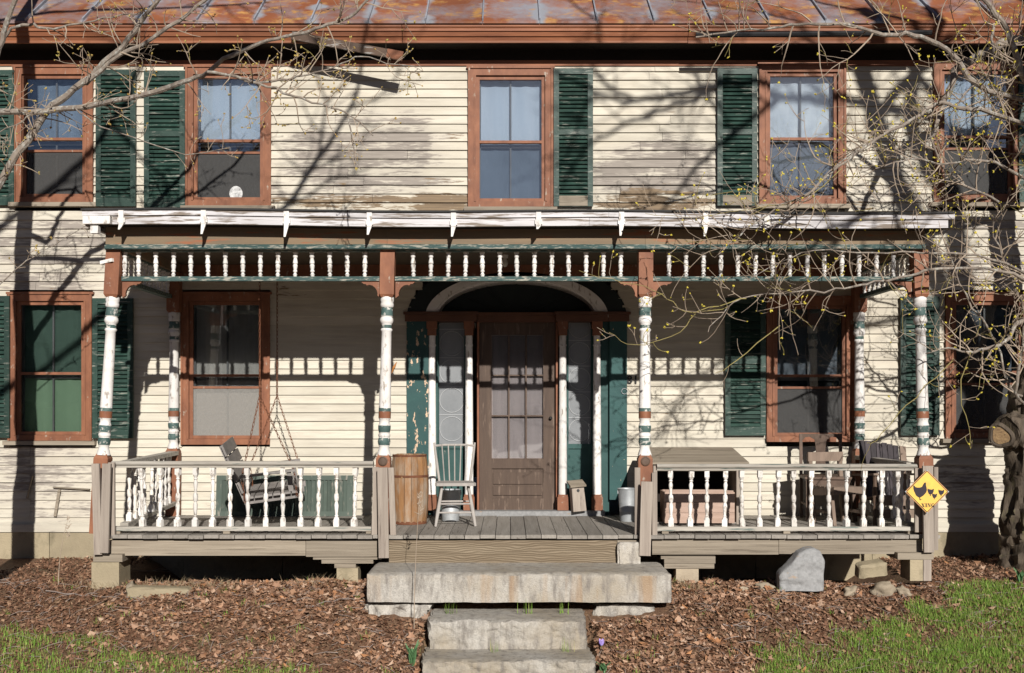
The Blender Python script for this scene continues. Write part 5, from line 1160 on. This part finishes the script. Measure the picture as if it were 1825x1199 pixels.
shade_tree((-4.7, -6.0), 10, .16, 6.0, [
    ([(-60, 420), (100, 330), (200, 230), (245, 130), (260, 20)], .05, .02), ([(200, 230), (290, 330), (300, 420)], .025, .012), ([(-60, 700), (200, 560), (400, 440), (510, 370), (565, 285), (625, 195), (650, 90)], .05, .018),
    ([(510, 370), (600, 320), (660, 300)], .02, .01), ([(565, 285), (580, 200), (560, 120)], .02, .01), ([(-60, 120), (60, 60), (200, 30), (330, 20), (480, -10)], .05, .02), ([(625, 195), (700, 150), (720, 60)], .015, .008)], 9, 'bare yard tree out of the frame to the left, well in front of the house')
# far wood behind the photographer, mirrored in the panes
r = random.Random(77); mb = MB()
for k in range(420):
    a = -math.pi * (.03 + .94 * k / 420) ; D = r.uniform(70, 110); cx, cy = D * math.cos(a), -12 + D * math.sin(a); hh = r.uniform(14, 18) + 2 * math.sin(k * .11); zb_ = gz(cx, cy) - .3; q = MB()
    prof = [(zb_, .2), (zb_ + 1.0, .25)]; L_ = 6
    for i in range(L_): f = i / L_; prof += [(zb_ + 1 + (hh - 1) * f, 4.0 * (1 - f) + .3), (zb_ + 1 + (hh - 1) * (f + .8 / L_), 3.2 * (1 - f) * .8 + .2)]
    mb.lathe(prof + [(zb_ + hh, .02)], 7, cx, cy)
M['conifer'] = mat('conifer_dark', (.03, .05, .03), (.02, .03, .02), (2, 2, 2), jitter=0)
o = mb.build('far_wood', 'conifer', kind='stuff'); tag(o, 'dark evergreen wood far behind the photographer', 'wood')

# ------------------------------------------------------------------ ground cover
r = random.Random(5)
def leaf_mat(name, cols):
    m = bpy.data.materials.new(name); m.use_nodes = True; N = m.node_tree.nodes; L = m.node_tree.links; b = N['Principled BSDF']; b.inputs['Roughness'].default_value = .7; b.inputs['Specular IOR Level'].default_value = .25
    g_ = N.new('ShaderNodeNewGeometry'); cr = N.new('ShaderNodeValToRGB'); L.new(g_.outputs['Random Per Island'], cr.inputs[0]); e = cr.color_ramp.elements
    while len(e) < len(cols): e.new(.5)
    for i, c in enumerate(cols): e[i].position = i / (len(cols) - 1); e[i].color = (*c, 1)
    L.new(cr.outputs[0], b.inputs['Base Color']); return m
M['litter'] = leaf_mat('leaf_litter', [(.30, .17, .1), (.37, .215, .135), (.2, .11, .068), (.43, .27, .18), (.32, .17, .095), (.5, .35, .25), (.16, .09, .06), (.42, .2, .09)])
M['mulch'] = leaf_mat('mulch', [(.18, .09, .05), (.11, .058, .036), (.26, .14, .085), (.15, .075, .045), (.33, .21, .13)])
M['grassm'] = leaf_mat('grass', [(.12, .23, .03), (.19, .32, .045), (.09, .16, .028), (.23, .35, .06), (.33, .29, .12), (.15, .27, .035), (.2, .33, .05)])
M['straw'] = leaf_mat('dry_straw', [(.36, .28, .17), (.27, .2, .12), (.45, .36, .23)])
def in_steps(x, y):
    return (wx(648, 9.45) < x < wx(1200, 9.45) and y > -2.57 and y < -1.8) or (wx(758, 9.1) < x < wx(1050, 9.1) and -2.93 < y < -2.3) or (wx(746, 8.68) < x < wx(1066, 8.68) and -3.35 < y < -2.8)
def depth_y():      # between the bottom of the frame and the house
    return r.uniform(-4.1, -1.55) if r.random() < .8 else r.uniform(-1.6, -.06)
LS = [(0, .5), (.28, .2), (.5, .36), (.42, .02), (.55, -.2), (.2, -.22), (0, -.5), (-.2, -.22), (-.55, -.2), (-.42, .02), (-.5, .36), (-.28, .2)]
def add_leaf(mb, x, y, s, lift, shape):
    yaw = r.uniform(0, 6.28); e = Matrix.Rotation(yaw, 3, 'Z') @ Matrix.Rotation(r.gauss(.25, .4), 3, 'X') @ Matrix.Rotation(r.gauss(0, .4), 3, 'Y'); c = r.uniform(-.8, 1.0); z_ = gz(x, y) + lift; o = len(mb.v)
    if shape:
        mb.v.append(Vector((x, y, z_)) + e @ Vector((0, 0, c * s * -.06)))
        for (a, b_) in LS: mb.v.append(Vector((x, y, z_)) + e @ Vector((a * s, b_ * s, c * s * (a * a + .4 * b_ * b_))))
        mb.f += [(o, o + 1 + i, o + 1 + (i + 1) % 12) for i in range(12)]
    else:
        w = s * r.uniform(.2, .45)
        for (a, b_, q) in ((0, .5, .2), (w / s, 0, 0), (0, -.5, .2), (-w / s, 0, 0)): mb.v.append(Vector((x, y, z_)) + e @ Vector((a * s, b_ * s, (q + abs(a) * c * .7) * s)))
        mb.f += [(o, o + 1, o + 2), (o, o + 2, o + 3)]
def dens_leaf(x, y):
    v = .58 + .55 * mnoise.noise(Vector((x * .9, y * .9, 5))) + .6 * mnoise.noise(Vector((x * 2.6, y * 2.6, 15)))
    px = 906 + x * F / (12 + y)
    v *= max(0, min(1, (px - 120) / 230)) if px < 900 else (1.0 if px < 1350 else .6)
    if px > 1400: v *= max(.25, 1 - (px - 1400) / 400)
    return v
def dens_grass(x, y):
    px = 906 + x * F / (12 + y); py = 725 + (1.6 - gz(x, y)) * F / (12 + y); n_ = 55 * mnoise.noise(Vector((x * 1.6, y * 1.6, 1))) + 40 * mnoise.noise(Vector((x * 5, y * 5, 8)))
    if px < 900: edge = 1128 + max(0, px - 150) * .17
    else: edge = 1215 - max(0, px - 1250) * .36
    return max(0, min(1, (py - edge + n_) / 40))
lit = MB(); mul = MB(); cnt = 0
for _ in range(150000):
    y = depth_y(); x = r.uniform(-4.9, 5.2)
    if in_steps(x, y) or (y > -1.62 and -3.75 < x < 3.85): continue
    dl = dens_leaf(x, y); dg = dens_grass(x, y)
    if r.random() < dl * (1 - .55 * dg) * .62: add_leaf(lit, x, y, r.uniform(.015, .044) if r.random() < .82 else r.uniform(.045, .08), r.uniform(.003, .035), r.random() < .5); cnt += 1
    if r.random() < .62 * (1 - .5 * dg): add_leaf(mul, x, y, r.uniform(.015, .05), r.uniform(.002, .018), False)
for _ in range(500):     # under the porch and by the wall
    x = r.uniform(-3.5, 3.6); y = r.uniform(-1.7, -.4); add_leaf(lit, x, y, r.uniform(.04, .09), .01, True)
o = lit.build('leaf_litter', 'litter', kind='stuff', at=(0, -3, 0)); tag(o, 'brown fallen leaves covering the bank below the porch', 'leaf litter')
o = mul.build('mulch', 'mulch', kind='stuff', at=(0, -3, 0)); tag(o, 'fine dark bark and leaf crumbs on the soil', 'mulch')
gr = MB(); stw = MB()
def blade(mb, x, y, h_, w, bend):
    a = r.uniform(0, 6.28); dx, dy = math.cos(a), math.sin(a); z_ = gz(x, y); o = len(mb.v); px_, py_ = -dy * w, dx * w
    mb.v += [Vector((x - px_, y - py_, z_)), Vector((x + px_, y + py_, z_)), Vector((x + dx * bend * .4 - px_ * .8, y + dy * bend * .4 - py_ * .8, z_ + h_ * .6)), Vector((x + dx * bend * .4 + px_ * .8, y + dy * bend * .4 + py_ * .8, z_ + h_ * .6)), Vector((x + dx * bend, y + dy * bend, z_ + h_))]; mb.f += [(o, o + 1, o + 3, o + 2), (o + 2, o + 3, o + 4)]
n = 0
for _ in range(340000):
    y = r.uniform(-4.6, -1.75); x = r.uniform(-4.9, 5.2)
    if in_steps(x, y): continue
    dg = dens_grass(x, y)
    if r.random() < dg * (1.0 if x > 0 else .5) * max(.12, min(1, .72 + 1.1 * mnoise.noise(Vector((x * 3.1, y * 3.1, 44))))): blade(gr, x, y, r.uniform(.025, .07), r.uniform(.0014, .003), r.uniform(.01, .06)); n += 1
for _ in range(150):      # scattered tufts
    x = r.uniform(-4.8, 5); y = r.uniform(-3.6, -1.7)
    if in_steps(x, y): continue
    for _k in range(r.randint(4, 14)): blade(gr, x + r.gauss(0, .02), y + r.gauss(0, .02), r.uniform(.02, .075), r.uniform(.0015, .003), r.uniform(.01, .05))
for (px, py, d) in ((800, 1087, 9.4), (938, 1082, 9.4), (1005, 1085, 9.4), (885, 1153, 9.0), (1010, 1152, 9.0)):
    for _k in range(14):
        q = P(px, py, d); x, y = q.x + r.gauss(0, .03), q.y + r.gauss(0, .01); blade(gr, x, y, .04 + q.z - gz(x, y) + r.uniform(0, .05), .003, r.uniform(.01, .05))
o = gr.build('grass', 'grassm', kind='stuff', at=(0, -3, 0)); tag(o, 'short spring grass in the lower corners of the yard', 'grass')
for _ in range(900):
    c = r.choice(((-2.9, -1.95), (-2.6, -1.95), (-3.6, -1.95), (-1.7, -1.95), (1.6, -2.1), (1.4, -2.0), (-3.1, -1.9))); x = c[0] + r.gauss(0, .16); y = c[1] + r.gauss(0, .05); blade(stw, x, y, r.uniform(.02, .11), .0018, r.uniform(.03, .16))
o = stw.build('dry_straw', 'straw', kind='stuff', at=(0, -2, 0)); tag(o, 'matted dry straw along the front of the crawl space', 'straw')
def gpos(px, py):
    lo, hi = 5.0, 12.0
    for _i in range(30):
        d = (lo + hi) / 2
        if EYE - (py - 725) * d / F > gz(wx(px, d), d - 12): lo = d
        else: hi = d
    return Vector((wx(px, d), d - 12, gz(wx(px, d), d - 12)))
# crumbs of twig all over the bank
stk = MB()
for _ in range(1500):
    x = r.uniform(-4.8, 5.1); y = r.uniform(-3.9, -1.65)
    if in_steps(x, y): continue
    a = r.uniform(0, 6.28); L_ = r.uniform(.04, .2); z_ = gz(x, y) + r.uniform(.008, .03); x2, y2 = x + L_ * math.cos(a), y + L_ * math.sin(a); stk.tube([(x, y, z_), ((x + x2) / 2, (y + y2) / 2, gz((x + x2) / 2, (y + y2) / 2) + .03 + r.gauss(0, .006)), (x2, y2, gz(x2, y2) + r.uniform(.006, .035))], [.0028, .0024, .0014], 3)
o = stk.build('twig_crumbs', 'twig_ground', kind='stuff', at=(0, -3, 0)); tag(o, 'small broken twigs strewn over the leaf litter', 'twigs')
# fallen twigs
for (a, b_, lab) in (((80, 1058), (215, 1070), 'thin fallen twig on the bare soil at the left'), ((215, 1020), (330, 1022), 'pale fallen stick near the left corner pier'), ((1345, 1045), (1440, 1090), 'forked pale fallen stick on the leaves at the right'),
                     ((545, 1085), (640, 1065), 'fallen stick in the leaves left of the steps'), ((1290, 1118), (1335, 1120), 'small pale twig on the mulch right of the steps')):
    pts = []
    for k in range(9):
        px = a[0] + (b_[0] - a[0]) * k / 8; py = a[1] + (b_[1] - a[1]) * k / 8
        pts.append(gpos(px, py) + Vector((r.gauss(0, .006), 0, .02 + r.gauss(0, .004))))
    t_ = thing('fallen_twig', lab, 'twig', pts[0], group='twigs fallen in the yard'); MB().tube(pts, [.006 - .0004 * k for k in range(9)], 5).build('stem', 'twig_ground', t_); i = 4
    MB().tube([pts[i], pts[i] + Vector((.06, .03, .02)), pts[i] + Vector((.14, .05, .01))], [.004, .003, .002], 4).build('side_twig', 'twig_ground', t_)
# dried stems standing in front of the porch
for i, (px, py, h_, lx, lab) in enumerate(((104, 1045, .62, .09, 'tall dry weed stalk with a seed head against the left foundation'), (192, 1030, .95, -.02, 'long dry grass stem in front of the left corner pier'), (214, 1025, .55, -.09, 'leaning dry grass stem at the left end of the crawl space'), (738, 1125, 1.15, .05, 'tall dry grass stem in front of the left end of the steps'), (1250, 1035, .34, -.02, 'thin reddish stalk before the right timber pier'), (1362, 1030, .32, .05, 'reddish bramble stem rising left of the leaning slab'))):
    b_ = gpos(px, py); pts = [b_ + Vector((lx * f * f, 0, h_ * f)) for f in frange(0, 1, 8)]; t_ = thing('dry_weed', lab, 'weed', b_); MB().tube(pts, [.004 - .0003 * k for k in range(9)], 5).build('stalk', 'twig' if i < 4 else 'chair_brown', t_)
    if i in (0, 3):
        mb = MB()
        for k in range(26): c = pts[-1] - Vector((0, 0, r.uniform(0, .2))) + Vector((r.gauss(0, .008), r.gauss(0, .008), 0)); mb.tube([c, c + Vector((r.gauss(0, .012), r.gauss(0, .01), .02))], [.004, .001], 4)
        mb.build('seed_head', 'twig', t_)
# spring flowers
def tulip(px, py, n, h_, lab):
    b_ = gpos(px, py); t_ = thing('spring_plant', lab, 'plant', b_)
    for k in range(n):
        a = 2 * math.pi * k / n + r.uniform(-.3, .3); mb = MB(); vs = []; dx, dy = math.cos(a), math.sin(a); H_ = h_ * r.uniform(.75, 1.1)
        for f in frange(0, 1, 6):
            w = .026 * math.sin(math.pi * min(1, f * .9 + .12)); c = Vector((dx * .06 * f * f, dy * .06 * f * f, H_ * f)); vs += [c + Vector((-dy * w, dx * w, 0)), c - Vector((dx * .008, dy * .008, 0)), c + Vector((dy * w, -dx * w, 0))]
        mb.add(vs, sum([[(3 * i, 3 * i + 1, 3 * i + 4, 3 * i + 3), (3 * i + 1, 3 * i + 2, 3 * i + 5, 3 * i + 4)] for i in range(6)], [])); put('leaf', mb.mesh('leaf', True), 'tulip', t_, (0, 0, 0), local=True)
tulip(735, 1188, 7, .19, 'broad-leaved tulip sprout left of the lowest step'); tulip(1075, 1200, 4, .09, 'small green sprout right of the lowest step'); tulip(1818, 1040, 5, .13, 'green sprout at the right edge of the yard'); tulip(945, 1092, 5, .03, 'tiny green sprout under the long slab')
b_ = gpos(1072, 1160); t_ = thing('crocus', 'single pale purple crocus right of the middle step', 'flower', b_); MB().tube([(0, 0, 0), (0, 0, .05)], .003, 5).build('stem', 'tulip', t_, local=True)
for k in range(6):
    a = k * math.pi / 3; mb = MB(); dx, dy = math.cos(a), math.sin(a); vs = []
    for f in frange(0, 1, 4):
        w = .014 * math.sin(math.pi * min(1, f * .8 + .15)); c = Vector((dx * (.006 + .02 * f), dy * (.006 + .02 * f), .045 + .05 * f)); vs += [c + Vector((-dy * w, dx * w, 0)), c + Vector((dy * w, -dx * w, 0))]
    mb.add(vs, [(2 * i, 2 * i + 1, 2 * i + 3, 2 * i + 2) for i in range(4)]); put('petal', mb.mesh('petal', True), 'crocus', t_, (0, 0, 0), local=True)
